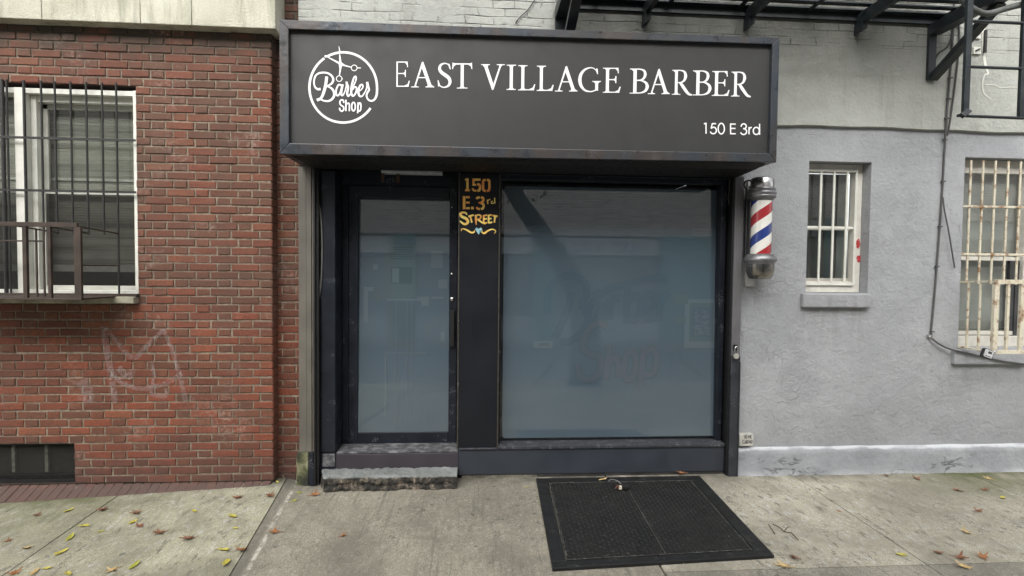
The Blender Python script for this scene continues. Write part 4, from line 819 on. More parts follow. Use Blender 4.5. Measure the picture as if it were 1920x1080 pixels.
mb = MB(); mb.hexa([(xl+0.10,YS+0.12,2.596),(xr-0.10,YS+0.12,2.606),(xr-0.10,-0.036,2.596),(xl+0.10,-0.036,2.592),(xl+0.06,YS+0.05,zb_(xl)),(xr-0.06,YS+0.05,zb_(xr)),(xr-0.06,-0.036,zb_(xr)),(xl+0.06,-0.036,zb_(xl))]); mb.build('soffit', BLACK, sg)
WHT = plain('white_vinyl', (0.86,0.86,0.86), 0.5, 0, 0.01, 3, 0.0001)
YT = YPN-0.0025
# serif capitals: every glyph in units of the cap height
def glyph(ch):
    o = []; S = lambda *p, w=0.05, sm=True: o.append(('r', list(p), w, sm)); Pl = lambda *p: o.append(('p', list(p)))
    t, h = 0.125, 0.042; rc = lambda a, b, c, d: Pl((a, c), (b, c), (b, d), (a, d))
    fs = lambda cx, w, z0: (rc(cx-w, cx+w, z0, z0+0.034), Pl((cx-t/2-0.05, z0+0.034), (cx+t/2+0.05, z0+0.034), (cx+t/2, z0+0.09), (cx-t/2, z0+0.09)))
    hs_ = lambda cx, w, z1: (rc(cx-w, cx+w, z1-0.034, z1), Pl((cx-t/2, z1-0.09), (cx+t/2, z1-0.09), (cx+t/2+0.05, z1-0.034), (cx-t/2-0.05, z1-0.034)))
    if ch in 'Ee':
        a = 0.0 if ch == 'e' else 0.12
        if ch == 'E': hs_(a+t/2, 0.18, 1); fs(a+t/2, 0.18, 0); rc(a, a+t, 0, 1)
        else: rc(0, 0.06, 0, 1)
        rc(a+0.05, a+0.50, 1-h, 1); Pl((a+0.38, 1-h), (a+0.47, 0.86), (a+0.475, 0.78), (a+0.515, 0.78), (a+0.50, 1-h)); rc(a+0.05, a+0.38, 0.505, 0.505+h); Pl((a+0.31, 0.505), (a+0.375, 0.46), (a+0.38, 0.385), (a+0.42, 0.385), (a+0.42, 0.67), (a+0.38, 0.67), (a+0.375, 0.59), (a+0.31, 0.547))
        rc(a+0.05, a+0.55, 0, h); Pl((a+0.36, h), (a+0.55, h), (a+0.60, 0.24), (a+0.555, 0.24), (a+0.50, 0.11))
    elif ch == 'A':
        Pl((0.13, 0.03), (0.19, 0.03), (0.505, 0.90), (0.47, 1.0), (0.455, 1.0)); Pl((0.455, 1.0), (0.515, 1.02), (0.90, 0.03), (0.745, 0.03), (0.42, 0.87)); rc(0.27, 0.66, 0.365, 0.407)
        rc(0.0, 0.33, 0, 0.034); rc(0.62, 1.0, 0, 0.034); Pl((0.13, 0.034), (0.25, 0.034), (0.20, 0.09), (0.17, 0.12)); Pl((0.69, 0.034), (0.97, 0.034), (0.88, 0.10), (0.72, 0.10))
    elif ch == 'S':
        S((0.515,0.80),(0.46,0.92),(0.31,0.975),(0.14,0.91),(0.09,0.76),(0.17,0.62),(0.33,0.51),(0.48,0.39),(0.53,0.24),(0.46,0.09),(0.28,0.025),(0.11,0.09),(0.035,0.26), w=[0.035,0.04,0.045,0.085,0.115,0.13,0.14,0.135,0.12,0.085,0.045,0.04,0.035])
        Pl((0.46, 0.97), (0.51, 0.95), (0.56, 0.74), (0.52, 0.74), (0.47, 0.87)); Pl((0.01, 0.31), (0.045, 0.31), (0.11, 0.12), (0.07, 0.05), (0.03, 0.07))
    elif ch == 'T':
        rc(0.36, 0.49, 0.03, 1); fs(0.425, 0.22, 0); rc(0.03, 0.82, 1-h-0.01, 1); Pl((0.0, 0.77), (0.035, 0.77), (0.06, 0.87), (0.17, 0.95), (0.03, 1.03), (0.015, 1.03)); Pl((0.85, 0.77), (0.835, 1.03), (0.82, 1.03), (0.68, 0.95), (0.79, 0.87), (0.815, 0.77))
    elif ch == 'V':
        Pl((0.10, 0.97), (0.25, 0.97), (0.535, 0.17), (0.50, -0.02), (0.465, -0.02)); Pl((0.46, 0.0), (0.525, -0.02), (0.86, 0.97), (0.79, 0.97), (0.49, 0.13)); rc(0, 0.37, 0.966, 1); rc(0.66, 1.0, 0.966, 1); Pl((0.08, 0.966), (0.10, 0.90), (0.27, 0.90), (0.31, 0.966)); Pl((0.74, 0.966), (0.80, 0.90), (0.84, 0.90), (0.90, 0.966))
    elif ch == 'I': rc(0.125, 0.25, 0, 1); fs(0.1875, 0.1875, 0); hs_(0.1875, 0.1875, 1)
    elif ch == 'L': rc(0.125, 0.25, 0, 1); fs(0.1875, 0.1875, 0); hs_(0.1875, 0.1875, 1); rc(0.2, 0.66, 0, h); Pl((0.45, h), (0.66, h), (0.71, 0.24), (0.665, 0.24), (0.60, 0.11))
    elif ch == 'G':
        S((0.80,0.84),(0.66,0.95),(0.50,0.975),(0.28,0.90),(0.12,0.72),(0.07,0.48),(0.13,0.25),(0.29,0.08),(0.50,0.025),(0.66,0.045),(0.80,0.11), w=[0.035,0.04,0.045,0.08,0.12,0.14,0.12,0.08,0.045,0.045,0.05])
        Pl((0.78, 0.96), (0.83, 0.93), (0.85, 0.72), (0.81, 0.72), (0.76, 0.86)); rc(0.735, 0.86, 0.06, 0.44); rc(0.60, 0.98, 0.412, 0.447); Pl((0.66, 0.412), (0.735, 0.34), (0.86, 0.34), (0.93, 0.412))
    elif ch in 'BR':
        rc(0.13, 0.255, 0, 1); rc(0.0, 0.28, 0.966, 1); Pl((0.05, 0.966), (0.13, 0.90), (0.13, 0.966))
        if ch == 'B':
            rc(0.0, 0.30, 0, 0.034); S((0.2,0.978),(0.38,0.975),(0.52,0.91),(0.565,0.77),(0.51,0.61),(0.38,0.535),(0.2,0.53), w=[0.042,0.045,0.09,0.12,0.09,0.045,0.04]); S((0.2,0.53),(0.42,0.52),(0.59,0.43),(0.645,0.28),(0.58,0.11),(0.41,0.03),(0.2,0.022), w=[0.042,0.045,0.10,0.135,0.10,0.045,0.042])
        else:
            fs(0.1925, 0.19, 0); S((0.2,0.978),(0.40,0.975),(0.55,0.91),(0.60,0.75),(0.54,0.58),(0.40,0.50),(0.2,0.49), w=[0.042,0.045,0.09,0.125,0.09,0.045,0.04]); S((0.36,0.50),(0.50,0.32),(0.66,0.12),(0.76,0.03),(0.90,-0.012), w=[0.10,0.13,0.12,0.10,0.05])
    return o
def put_glyph(mb, ch, px0, px1, pt_, pb_, yk):    # left/right and top/bottom in picture pixels on the sign panel
    g = glyph(ch); xs_ = [p[0] for q in g for p in q[1]]; a, b = min(xs_), max(xs_)
    if ch in 'SG': a -= 0.05
    A, B = P(px0, pb_, YPN), P(px1, pb_, YPN); T = P((px0+px1)/2, pt_, YPN); H = T.z-(A.z+B.z)/2; sx = (B.x-A.x)/(b-a); sh = (B.z-A.z)/(B.x-A.x)
    f = lambda p: (A.x+(p[0]-a)*sx, A.z+(p[0]-a)*sx*sh+p[1]*H)
    for q in g:
        yk[0] -= 0.00012
        if q[0] == 'p':
            pp = [f(p) for p in q[1]]; ar = sum(pp[i][0]*pp[(i+1) % len(pp)][1]-pp[(i+1) % len(pp)][0]*pp[i][1] for i in range(len(pp)))
            if ar < 0: pp.reverse()
            mb.add([(x, yk[0], z) for x, z in pp], [tuple(range(len(pp)))])
        else: mb.ribbon([f(p) for p in q[1]], [v*H for v in q[2]] if isinstance(q[2], list) else q[2]*H, yk[0], 0, q[3])
mb = MB(); yk = [YT]
base = lambda px: 162.6+(px-743)*0.0287; capt = lambda px: 115.2+(px-743)*0.0300
for ch, a, b in (('e',743.3,768.5),('A',771,814.3),('S',818.3,845),('T',847.6,885.3),('V',901.8,946),('I',949.7,967),('L',971.5,1003.5),('L',1006.2,1038),('A',1040.5,1082.8),('G',1084.6,1126.3),('E',1130,1163.4),('B',1180.2,1213),('A',1214.4,1255.7),('R',1259.3,1297),('B',1298.2,1330.4),('E',1334.3,1367.2),('R',1370.4,1407.2)):
    yk[0] = YT; m_ = (a+b)/2; put_glyph(mb, ch, a, b, capt(m_), base(m_), yk)
mb.build('name_lettering', WHT, sg)
# address line, thin round sans
mb = MB(); yk = [YT]; kA = lambda pts: [(lambda p: (p.x, p.z))(P(1070+a/5.333, 100+b/5.333, YPN)) for a, b in pts]; QA = 1/5.333/240
def sa(pts, w=13, smooth=True, close=False): yk[0] -= 0.0001; mb.ribbon(kA(pts), w*QA, yk[0], 0, smooth, 10, close)
def ell(cx, cy, rx, ry, a0=0, a1=360, n=16): return [(cx+rx*math.cos(math.radians(a0+(a1-a0)*i/n)), cy-ry*math.sin(math.radians(a0+(a1-a0)*i/n))) for i in range(n+(0 if a1-a0 == 360 else 1))]
sa([(1331,706),(1352,700)], 13, False); sa([(1352,695),(1352,805)], 13, False)
sa([(1452,704),(1412,704)], 13, False); sa([(1416,700),(1402,752)], 13, False); sa([(1402,752)]+ell(1424,772,31,33,110,-150)[1:]+[(1394,783)])
sa(ell(1504,754,31,53), 13, True, True)
sa([(1597,702),(1597,810)], 13, False); sa([(1592,708),(1649,709)], 13, False); sa([(1592,751),(1647,752)], 13, False); sa([(1592,804),(1649,805)], 13, False)
sa([(1702,735)]+ell(1728,731,25,25,160,-60,10)+[(1722,754)]); sa([(1724,755)]+ell(1727,784,30,29,80,-165,14))
sa([(1781,738),(1781,812)], 13, False); sa([(1781,770),(1790,748),(1808,741)])
sa(ell(1853,777,30,36), 13, True, True); sa([(1886,706),(1886,816)], 13, False)
mb.build('address_lettering', WHT, sg)
# round logo
mb = MB(); yk = [YT]; kL = lambda pts: [(lambda p: (p.x, p.z))(P(570+a/6.747, 80+b/6.747, YPN)) for a, b in pts]; QL = 1/6.747/240
def slg(pts, w=22, smooth=True, close=False):
    yk[0] -= 0.0001; mb.ribbon(kL(pts), [v*QL for v in w] if isinstance(w, (list, tuple)) else w*QL, yk[0], 0, smooth, 8, close)
slg(ell(497,568,427,444,-36,-236,40), 28); slg(ell(497,568,427,444,118,4,24)+[(925,600),(918,670),(890,722),(852,738),(815,722),(793,680),(800,640),(822,600),(815,560),(800,500)], [28]*26+[27,25,22,20,20,22,24,24,26,30])
slg([(262,172),(290,178)], 26, False)
slg([(270,168),(360,215),(440,258),(462,268)], [6,16,24,26], False); slg([(462,268),(520,292),(605,314)], [40,18,12], False); slg(ell(636,321,36,36), 9, True, True); slg([(674,322),(720,322)], 11, False)
slg([(443,48),(453,110)], [6,14], False); slg([(452,150),(463,268)], [12,30], False); slg([(463,268),(462,330),(450,415)], [44,22,12], False); slg(ell(446,457,35,36), 9, True, True); slg([(478,455),(490,465)], 14, False)
slg([(212,588),(175,590),(140,560),(128,495),(150,420),(205,385),(290,385),(350,420),(372,470),(350,520),(290,552)], [30,26,20,20,22,22,22,24,26,24,14])
slg([(290,552),(350,580),(385,640),(370,700),(320,738),(260,738),(205,715)], [14,24,30,28,24,20,20]); slg([(290,430),(275,540),(248,640),(215,705),(165,730)], [34,34,34,30,34])
slg([(478,545),(440,535),(412,590),(408,650),(430,672),(462,630),(482,550)], 20); slg([(492,530),(474,620),(478,668),(500,660),(522,610)], [24,24,22,14,12])
slg([(522,610),(540,540),(540,495)], [12,18,26]); slg([(540,510),(560,565),(548,640),(562,678),(590,650)], [20,24,26,22,14])
slg([(590,650),(625,560),(660,470),(655,430),(632,450),(608,540),(600,640),(622,676),(655,640),(668,580),(645,562),(618,600)], [12,12,16,18,20,26,26,22,20,20,16,10]); 
slg([(660,630),(710,610),(745,570),(740,535),(712,545),(690,610),(700,670),(735,680),(778,620)], [10,12,16,18,22,26,24,18,12]); slg([(778,620),(798,560),(802,500)], [12,18,28])
for pts, w in (([(505,765),(500,735),(478,725),(458,745),(462,785),(500,815),(503,850),(480,870),(455,850),(455,825)],18), ([(532,725),(532,868)],18), ([(534,785),(560,768),(575,785),(575,870)],17), ([(688,758),(680,895)],18), ([(690,790),(708,765),(722,785),(718,850),(700,868),(684,850)],17)): slg(pts, w)
slg(ell(628,812,23,54), 18, True, True)
mb.build('logo', WHT, sg)

# ------------------------------------------------------------------ barber pole
pcx, pcy = P(1427, 430, -0.16).x, -0.16
bp = thing('barber_pole', (pcx, pcy, 1.70), 'red, white and blue striped barber pole with chrome caps mounted right of the shopfront', 'barber pole')
zA = lambda py: P(1427, py, -0.16).z
CHROME = M('chrome_caps'); CHROME = CHROME.set(color=CHROME.ramp(CHROME.noise(22, 4), [(0.35, (0.40,0.39,0.38)), (0.7, (0.72,0.72,0.72))]), metal=1.0, rough=CHROME.rng(CHROME.noise(9, 4), 0.3, 0.7, 0.16, 0.32))
DULL = plain('dull_cast_metal', (0.25,0.25,0.26), 0.42, 0.75, 0.2, 16)
z1, z2, z3, z4, z5, z6 = zA(334), zA(353), zA(376), zA(478), zA(496), zA(524)
SPM = M('spiral_stripes'); x, y, z = SPM.xyz(); th = SPM.math('DIVIDE', SPM.math('ARCTAN2', y, x), 2*PI)
per = 0.355; zl = SPM.math('DIVIDE', z, per); ph = SPM.math('FRACT', SPM.math('ADD', SPM.math('SUBTRACT', th, zl), 10.29))
c = SPM.ramp(ph, [(0.0, (0.74,0.73,0.68)), (0.25, (0.33,0.025,0.03)), (0.5, (0.74,0.73,0.68)), (0.75, (0.022,0.045,0.20))])
for nd in SPM.t.nodes:
    if nd.type == 'VALTORGB': nd.color_ramp.interpolation = 'CONSTANT'
STRIPES = SPM.set(color=c, rough=0.18, coat=0.6)
mb = MB(); mb.lathe([(0.084, z4-0.02), (0.084, z3+0.02)], pcx, pcy, 48); mb.build('striped_cylinder', STRIPES, bp)
mb = MB(); mb.lathe([(0.0, z1+0.012), (0.05, z1+0.010), (0.085, z1), (0.094, z1-0.012), (0.095, z2)], pcx, pcy, 40); mb.build('top_cap', CHROME, bp)
mb = MB(); mb.lathe([(0.096, z2+0.001), (0.106, z2-0.004), (0.108, z2-0.02), (0.099, z2-0.028), (0.112, z2-0.036), (0.116, z2-0.052), (0.103, z2-0.060), (0.112, z2-0.068), (0.112, z2-0.080), (0.098, z2-0.092), (0.085, z3-0.006)], pcx, pcy, 40); mb.build('upper_collar', DULL, bp)
mb = MB(); mb.lathe([(0.086, z4+0.008), (0.105, z4+0.006), (0.126, z4-0.022), (0.132, z4-0.04), (0.130, z4-0.055), (0.114, z4-0.066), (0.118, z4-0.074), (0.112, z5+0.002)], pcx, pcy, 40); mb.build('lower_collar', DULL, bp)
mb = MB(); mb.lathe([(0.112, z5+0.001), (0.112, z5-0.06), (0.104, z5-0.09), (0.088, z6+0.006), (0.0, z6)], pcx, pcy, 40); mb.build('bottom_cup', plain('aged_chrome', (0.36,0.34,0.31), 0.22, 1.0, 0.3, 10), bp)
mb = MB(); bxa, bxb = P(1398, 500, -0.02).x, P(1416, 500, -0.02).x
mb.box(bxa, bxb, -0.028, -0.001, P(1405, 537, -0.02).z, P(1405, 338, -0.02).z); mb.build('mounting_plate', plain('grey_white_plate', (0.45,0.45,0.44), 0.5), bp, bevel=0.003)
mb = MB(); mb.box(pcx-0.05, pcx+0.0, pcy+0.075, -0.029, z4-0.06, z4-0.01); mb.box(pcx-0.05, pcx+0.0, pcy+0.06, -0.029, z2-0.06, z2-0.01); X = P(1401, 430, -0.08).x; mb.box(X, X+0.014, -0.09, -0.029, z4-0.03, z3+0.02); X = P(1410, 430, -0.08).x
mb.tube([(pcx-0.092, -0.085, z4), (pcx-0.092, -0.085, z3+0.01)], 0.007, 8); mb.build('bracket', plain('dark_bracket', (0.05,0.05,0.052), 0.5, 0.3), bp)
mb = MB(); mb.tube(smooth_pts([pt(1396,376,-0.08), pt(1400,360,-0.10), pt(1395,345,-0.10), pt(1404,338,-0.14), pt(1412,346,-0.17), pt(1404,352,-0.16)]), 0.007, 8); mb.build('power_cable', CABLEB, bp)

# ------------------------------------------------------------------ fire escape
fe = thing('fire_escape', (2.6, -0.4, 2.9), 'black iron fire escape platform and drop ladder above the grey wall, right of the sign', 'fire escape')
FZ = 4.06; FX0, FX1, FY = 0.70, 4.26, -0.78
mb = MB(); y = -0.085
while y > FY+0.03: mb.box(FX0+0.02, FX1-0.012, y-0.028, y+0.028, FZ-0.012, FZ); y -= 0.112
x = FX0+0.3
while x < FX1-0.1: mb.box(x-0.02, x+0.02, FY+0.03, -0.06, FZ-0.022, FZ-0.0125); x += 0.62
mb.box(FX0, FX1, -0.058, -0.035, FZ-0.075, FZ-0.001); mb.box(FX0, FX1, FY-0.02, FY+0.015, FZ-0.08, FZ-0.001); mb.box(FX0, FX0+0.018, FY+0.016, -0.059, FZ-0.07, FZ-0.001); mb.box(FX1-0.011, FX1+0.008, FY+0.016, -0.059, FZ-0.07, FZ-0.001)
mb.build('platform', IRON, fe)
for px in (1203, 1394, 1602):
    X = P(px+6, 40, -0.04).x; mb = MB(); mb.box(X-0.022, X+0.022, FY+0.016, -0.033, FZ-0.115, FZ-0.0235)
    mb.hexa([(X-0.026,-0.13,FZ-0.20),(X+0.026,-0.13,FZ-0.17),(X+0.026,-0.033,FZ-0.17),(X-0.026,-0.033,FZ-0.20),(X-0.026,-0.13,FZ-0.116),(X+0.026,-0.13,FZ-0.116),(X+0.026,-0.033,FZ-0.116),(X-0.026,-0.033,FZ-0.116)]); mb.build('support_beam', IRON, fe)
for X, wd in ((P(1052, 20, -0.05).x, 0.05), (P(1747, 100, -0.05).x, 0.034)):
    mb = MB(); zt_ = 3.50; mb.box(X-wd, X+wd, -0.06, -0.033, zt_, FZ-0.076); mb.box(X-wd-0.002, X+wd+0.03, FY, -0.06, FZ-0.17, FZ-0.077)
    mb.bar((X+0.02, -0.045, zt_+0.01), (X+0.05, -0.62, FZ-0.16), 0.075, 0.05, (1,0,0)); mb.build('wall_bracket', IRON, fe)
Yl = -0.76; lad = None
lx0, lx1 = P(1813, 120, Yl).x, P(1918, 120, Yl).x; lz = P(1810, 214, Yl).z
mb = MB(); mb.box(lx0-0.022, lx0+0.022, Yl-0.012, Yl+0.012, lz, FZ+0.9); mb.build('ladder_stile', IRON, fe)
mb = MB(); mb.box(lx1-0.022, lx1+0.022, Yl-0.012, Yl+0.012, lz-0.02, FZ+0.9); mb.build('ladder_stile', IRON, fe)
for i, py in enumerate((220, 127, 41.5, -45)):
    Z = P(1860, py, Yl).z; mb = MB(); mb.tube([(lx0-(0.02 if i else 0.06), Yl-0.002, Z+(0 if i else 0.004)), (lx1+0.02, Yl-0.002, Z)], 0.0115, 10); mb.build('ladder_rung', IRON, fe)
mb = MB(); mb.bar((lx0+0.01, Yl-0.02, lz+0.02), (lx0-0.075, Yl-0.05, lz-0.03), 0.04, 0.03); mb.build('ladder_hook', IRON, fe, bevel=0.006)
mb = MB(); mb.tube(smooth_pts([pt(1800,-6,-0.72), pt(1812,8,-0.72), pt(1835,22,-0.72), pt(1855,25,-0.72), pt(1890,15,-0.72), pt(1925,6,-0.72)]), 0.022, 8); mb.build('counterweight_arm', plain('worn_grey_iron', (0.10,0.105,0.10), 0.6, 0, 0.3), fe)

# ------------------------------------------------------------------ wall cables and key box
def cable(name, pts, r, label, mat=CABLEB, Y=-0.045):
    q = [pt(a, b, c[0] if c else Y) for a, b, *c in pts]; mb = MB(); mb.tube(smooth_pts(q), r, 7); o = mb.build(name, mat, origin=q[len(q)//2]); tag(o, label, 'cable'); return o
MC = plain('weathered_cable', (0.085,0.085,0.085), 0.7)
o = cable('wall_cable', [(1789,5),(1787,60),(1784,110),(1778,180),(1773,245,-0.04),(1770,300,-0.012),(1766,370,-0.012),(1761,440,-0.012),(1755,520,-0.012),(1749,590,-0.012),(1746,628,-0.02),(1754,640,-0.03),(1775,652,-0.04),(1800,659,-0.06),(1840,668,-0.06),(1880,677,-0.06),(1925,683,-0.06)], 0.0085, 'long dark cable running down the grey wall and sagging under the large barred window', MC)
for a, b, Y in ((1783,112,-0.05),(1782,146,-0.05),(1779,185,-0.05),(1775,222,-0.05),(1772,262,-0.018),(1769,340,-0.018),(1763,425,-0.018),(1757,500,-0.018),(1748,622,-0.02)):
    mb = MB(); p = P(a, b, Y); mb.box(p.x-0.016, p.x+0.018, Y-0.008, Y+0.012, p.z-0.005, p.z+0.006); mb.build('cable_clip', MC, o)
mb = MB(); p = P(1741, 630, -0.01); mb.tube([(p.x, -0.03, p.z), (p.x+0.045, -0.03, p.z-0.035)], 0.006, 7); mb.box(p.x-0.012, p.x+0.012, -0.03, -0.001, p.z-0.01, p.z+0.012); mb.build('cable_anchor', STEEL, o)
cable('hanging_cable', [(1768,370,-0.02),(1771,395,-0.03),(1778,430,-0.04),(1784,465,-0.04),(1790,502,-0.03)], 0.0065, 'loose cut cable end dangling beside the wall cable left of the large barred window', MC)
cable('drop_cable', [(1792,14),(1798,50),(1798,90),(1793,140),(1786,195),(1780,235),(1776,255,-0.03)], 0.0075, 'cable bowed outward from the wall cable behind the ladder foot', MC)
cable('looped_cable', [(1776,26),(1784,45),(1785,65),(1776,88),(1760,100),(1748,118),(1753,85),(1750,60),(1760,38),(1778,35)], 0.0065, 'looped black cable on the wall behind the fire escape bracket', CABLEB)
cable('sagging_wire', [(1004,-3),(990,18),(975,32),(966,44)], 0.004, 'thin bent wire on the pale bricks just above the sign', CABLEB)
p = P(1851, 664, -0.36)
kb = thing('key_box', p, 'small grey and black key lock box hanging from the cream window cage', 'lock box')
th = math.radians(-20); rot = lambda u, v: (p.x+u*math.cos(th)-v*math.sin(th), p.z+u*math.sin(th)+v*math.cos(th))
def plate(mb, pts, y0, y1): mb.prism([rot(*q) for q in pts], y0, y1)
mb = MB(); plate(mb, rrect(-0.05, 0.05, -0.036, 0.042, 0.014), -0.37, -0.345); mb.build('body', plain('black_plastic', (0.02,0.02,0.022), 0.5), kb, bevel=0.004)
mb = MB(); plate(mb, rrect(-0.041, 0.036, -0.028, 0.036, 0.010), -0.3765, -0.3705); mb.build('cover', plain('silver_plastic', (0.60,0.61,0.62), 0.4, 0.1), kb)
mb = MB(); plate(mb, rrect(-0.014, 0.020, 0.006, 0.026, 0.006), -0.3785, -0.377); plate(mb, [(-0.03,-0.020), (0.02,-0.020), (0.02,-0.014), (-0.03,-0.014)], -0.3785, -0.377); mb.build('dial', plain('dark_dial', (0.05,0.05,0.055), 0.4), kb)
mb = MB(); a = rot(0.05, 0.03); b = rot(0.085, 0.085); mb.tube([(a[0], -0.357, a[1]), (b[0], -0.355, b[1]), (b[0]+0.005, -0.335, b[1]+0.01)], 0.006, 8); mb.build('shackle', STEEL, kb)
mb = MB(); q = [G(1441,984), G(1447,993), G(1453,1002)]; mb.tube([v+Vector((0,0,0.004)) for v in q], 0.003, 5)
for pp in ([(1449,984),(1462,990),(1470,998),(1484,1000),(1497,1014)], [(1470,998),(1476,990)]): mb.tube([G(*v)+Vector((0,0,0.005)) for v in pp], 0.003, 5)
tag(mb.build('twig', plain('dark_twig', (0.07,0.055,0.042), 0.9), origin=G(1465,995)), 'dark broken twigs on the pavement right of the black hatch', 'twig')
# small wall plate low by the rail
x0_, x1_, z0_, z1_ = R4(1386.5, 814, 1412.5, 836, -0.05)
pl = thing('wall_plate', ((x0_+x1_)/2, -0.03, z0_), 'small white number box with black letters on the wall at the rail foot', 'sign')
mb = MB(); mb.box(x0_, x1_, -0.052, -0.001, z0_, z1_); mb.build('box', plain('off_white_box', (0.50,0.49,0.45), 0.6, 0, 0.2), pl, bevel=0.004)
mb = MB(); kP = lambda pts: [(lambda p: (p.x, p.z))(P(1350+a/3.86, 620+b/3.86, -0.055)) for a, b in pts]; yk = [-0.0535]
def sp_(pts, w=4.6, smooth=False): yk[0] -= 0.0001; mb.ribbon(kP(pts), w/3.86/222, yk[0], 0, smooth)
for pts in ([(180,782),(181,760),(190,758),(192,766),(186,771),(182,771)], [(186,771),(193,782)], [(196,772),(201,772)], [(206,760),(209,780),(214,761)], [(228,756),(219,757),(220,780),(229,779)], [(220,768),(227,768)],
            [(176,792),(167,793),(164,806),(168,818),(176,816)], [(179,819),(184,793),(190,818)], [(181,810),(188,809)], [(194,792),(194,818)], [(194,793),(202,796),(195,804),(203,810),(195,817)], [(206,794),(212,798),(208,804),(213,810),(206,816)], [(222,816),(222,793),(216,808),(225,807)], [(228,796),(233,793),(234,800),(228,816),(236,815)]): sp_(pts)
mb.build('lettering', BLACK, pl)
# padlock on the rail
p = P(1380, 668, -0.09); pk = thing('padlock', (p.x, -0.09, p.z), 'silver padlock hanging on the grey guide rail right of the shop window', 'padlock')
mb = MB(); n = 20; vs = [(p.x+0.024*math.cos(2*PI*i/n), y, p.z+0.024*math.sin(2*PI*i/n)) for y in (-0.102, -0.078) for i in range(n)]; mb.add(vs, [tuple(range(n)), tuple(range(2*n-1, n-1, -1))]+[((i+1) % n, i, i+n, (i+1) % n+n) for i in range(n)]); mb.build('body', plain('pale_brass', (0.55,0.53,0.48), 0.35, 0.6), pk, bevel=0.004)
mb = MB(); mb.tube(smooth_pts([(p.x-0.013,-0.09,p.z+0.015),(p.x-0.011,-0.09,p.z+0.065),(p.x+0.002,-0.088,p.z+0.085),(p.x+0.014,-0.088,p.z+0.068),(p.x+0.014,-0.09,p.z+0.015)]), 0.0055, 8); mb.build('shackle', STEEL, pk)
mb = MB(); mb.box(p.x-0.016, p.x+0.016, -0.078, YP-0.0045, p.z+0.05, p.z+0.10); mb.build('hasp', BLACK, pk)

# ------------------------------------------------------------------ cellar hatch in the pavement
hc = [G(1003, 893), G(1036, 1072), G(1452, 1047), G(1305, 890)]
hc[0].y = -0.085; hc[3].y = -0.085
ho = (hc[0]+hc[2])/2
ht = thing('cellar_hatch', ho, 'black diamond plate steel cellar hatch set in the pavement below the shop window', 'hatch')
HZ = 0.022
def hp(u, v, dz=0.0):                              # u across (0 left..1 right), v from wall (0) to street (1)
    a = hc[0].lerp(hc[3], u); b = hc[1].lerp(hc[2], u); q = a.lerp(b, v); return Vector((q.x, q.y, gz(q.x, q.y)+HZ+dz))
HM = M('black_tread_steel'); c = HM.ramp(HM.noise(5, 7, 0.65), [(0.35, (0.0045,0.0045,0.0045)), (0.7, (0.012,0.012,0.0115))]); c = HM.mix(HM.rng(HM.noise(30, 5, 0.7), 0.60, 0.68, 0, 0.40), c, (0.12,0.12,0.11))
HATCH = HM.set(color=c, rough=HM.rng(HM.noise(6, 5), 0.3, 0.7, 0.45, 0.8), spec=0.4, normal=HM.bump(HM.noise(70, 5), 0.004))
HRIM = plain('hatch_rim', (0.006,0.0065,0.007), 0.6, 0, 0.35, 12, 0.003, (0.2,0.2,0.19), 0.78)
m_ = 0.055
def hquad(mb, u0, u1, v0, v1, d0, d1):
    p = [hp(u0, v1, d0), hp(u1, v1, d0), hp(u1, v0, d0), hp(u0, v0, d0), hp(u0, v1, d1), hp(u1, v1, d1), hp(u1, v0, d1), hp(u0, v0, d1)]; mb.hexa(p)
mb = MB(); hquad(mb, 0, 1, 0, 0.075, -0.05, 0.0); hquad(mb, 0, 1, 0.945, 1.0, -0.05, 0.0); hquad(mb, 0, 0.065, 0.0752, 0.9448, -0.05, 0.0); hquad(mb, 0.93, 1, 0.0752, 0.9448, -0.05, 0.0); mb.build('rim', HRIM, ht, bevel=0.004)
UM = 0.515
for u0, u1 in ((0.071, UM-0.0025), (UM+0.0025, 0.924)):
    mb = MB(); hquad(mb, u0, u1, 0.081, 0.939, -0.04, -0.002)
    W_, L_ = 1.4*(u1-u0), 1.40*0.858; nu, nv = int(W_/0.030), int(L_/0.030)
    for i in range(nu):
        for j in range(nv):
            u = u0+(u1-u0)*(i+0.5)/nu; v = 0.081+0.858*(j+0.5)/nv; q = hp(u, v, -0.002); s1, s2 = (0.012, 0.0045)
            dx, dy = (0.7071, 0.7071) if (i+j) % 2 else (0.7071, -0.7071); px_, py_ = -dy, dx; zt2 = Vector((0, 0, 0.0055))
            e = [q+Vector((dx*s1, dy*s1, 0)), q+Vector((px_*s2, py_*s2, 0)), q-Vector((dx*s1, dy*s1, 0)), q-Vector((px_*s2, py_*s2, 0)), q+zt2]
            mb.add(e, [(0,1,4), (1,2,4), (2,3,4), (3,0,4)])
    mb.build('hatch_door', HATCH, ht)
mb = MB(); x_ = [hp(0.072, 0.0815, 0.0004), hp(0.92, 0.0815, 0.0004), hp(0.92, 0.94, 0.0004), hp(0.072, 0.94, 0.0004)]
for a, b in ((0,1),(1,2),(2,3),(3,0)):
    mb.bar(x_[a]+Vector((0,0,0.001)), x_[b]+Vector((0,0,0.001)), 0.006, 0.002, (0,0,1) if False else (x_[b]-x_[a]).cross(Vector((0,0,1))))
a, b = hp(UM, 0.082, 0.001), hp(UM, 0.938, 0.001); mb.bar(a, b, 0.006, 0.002, (1,0,0)); mb.build('dirt_seam', chalk_mat('seam_dust', (0.20,0.195,0.18), 0.40, 0.6, 0.35, 30), ht)
p = G(1163, 921); p.z += HZ+0.002
hl = thing('hatch_padlock', p, 'small black padlock with a pale tag lying on the black cellar hatch', 'padlock')
mb = MB(); mb.box(p.x+0.008, p.x+0.075, p.y-0.035, p.y+0.02, p.z, p.z+0.032); mb.build('body', BLACK, hl, bevel=0.006)
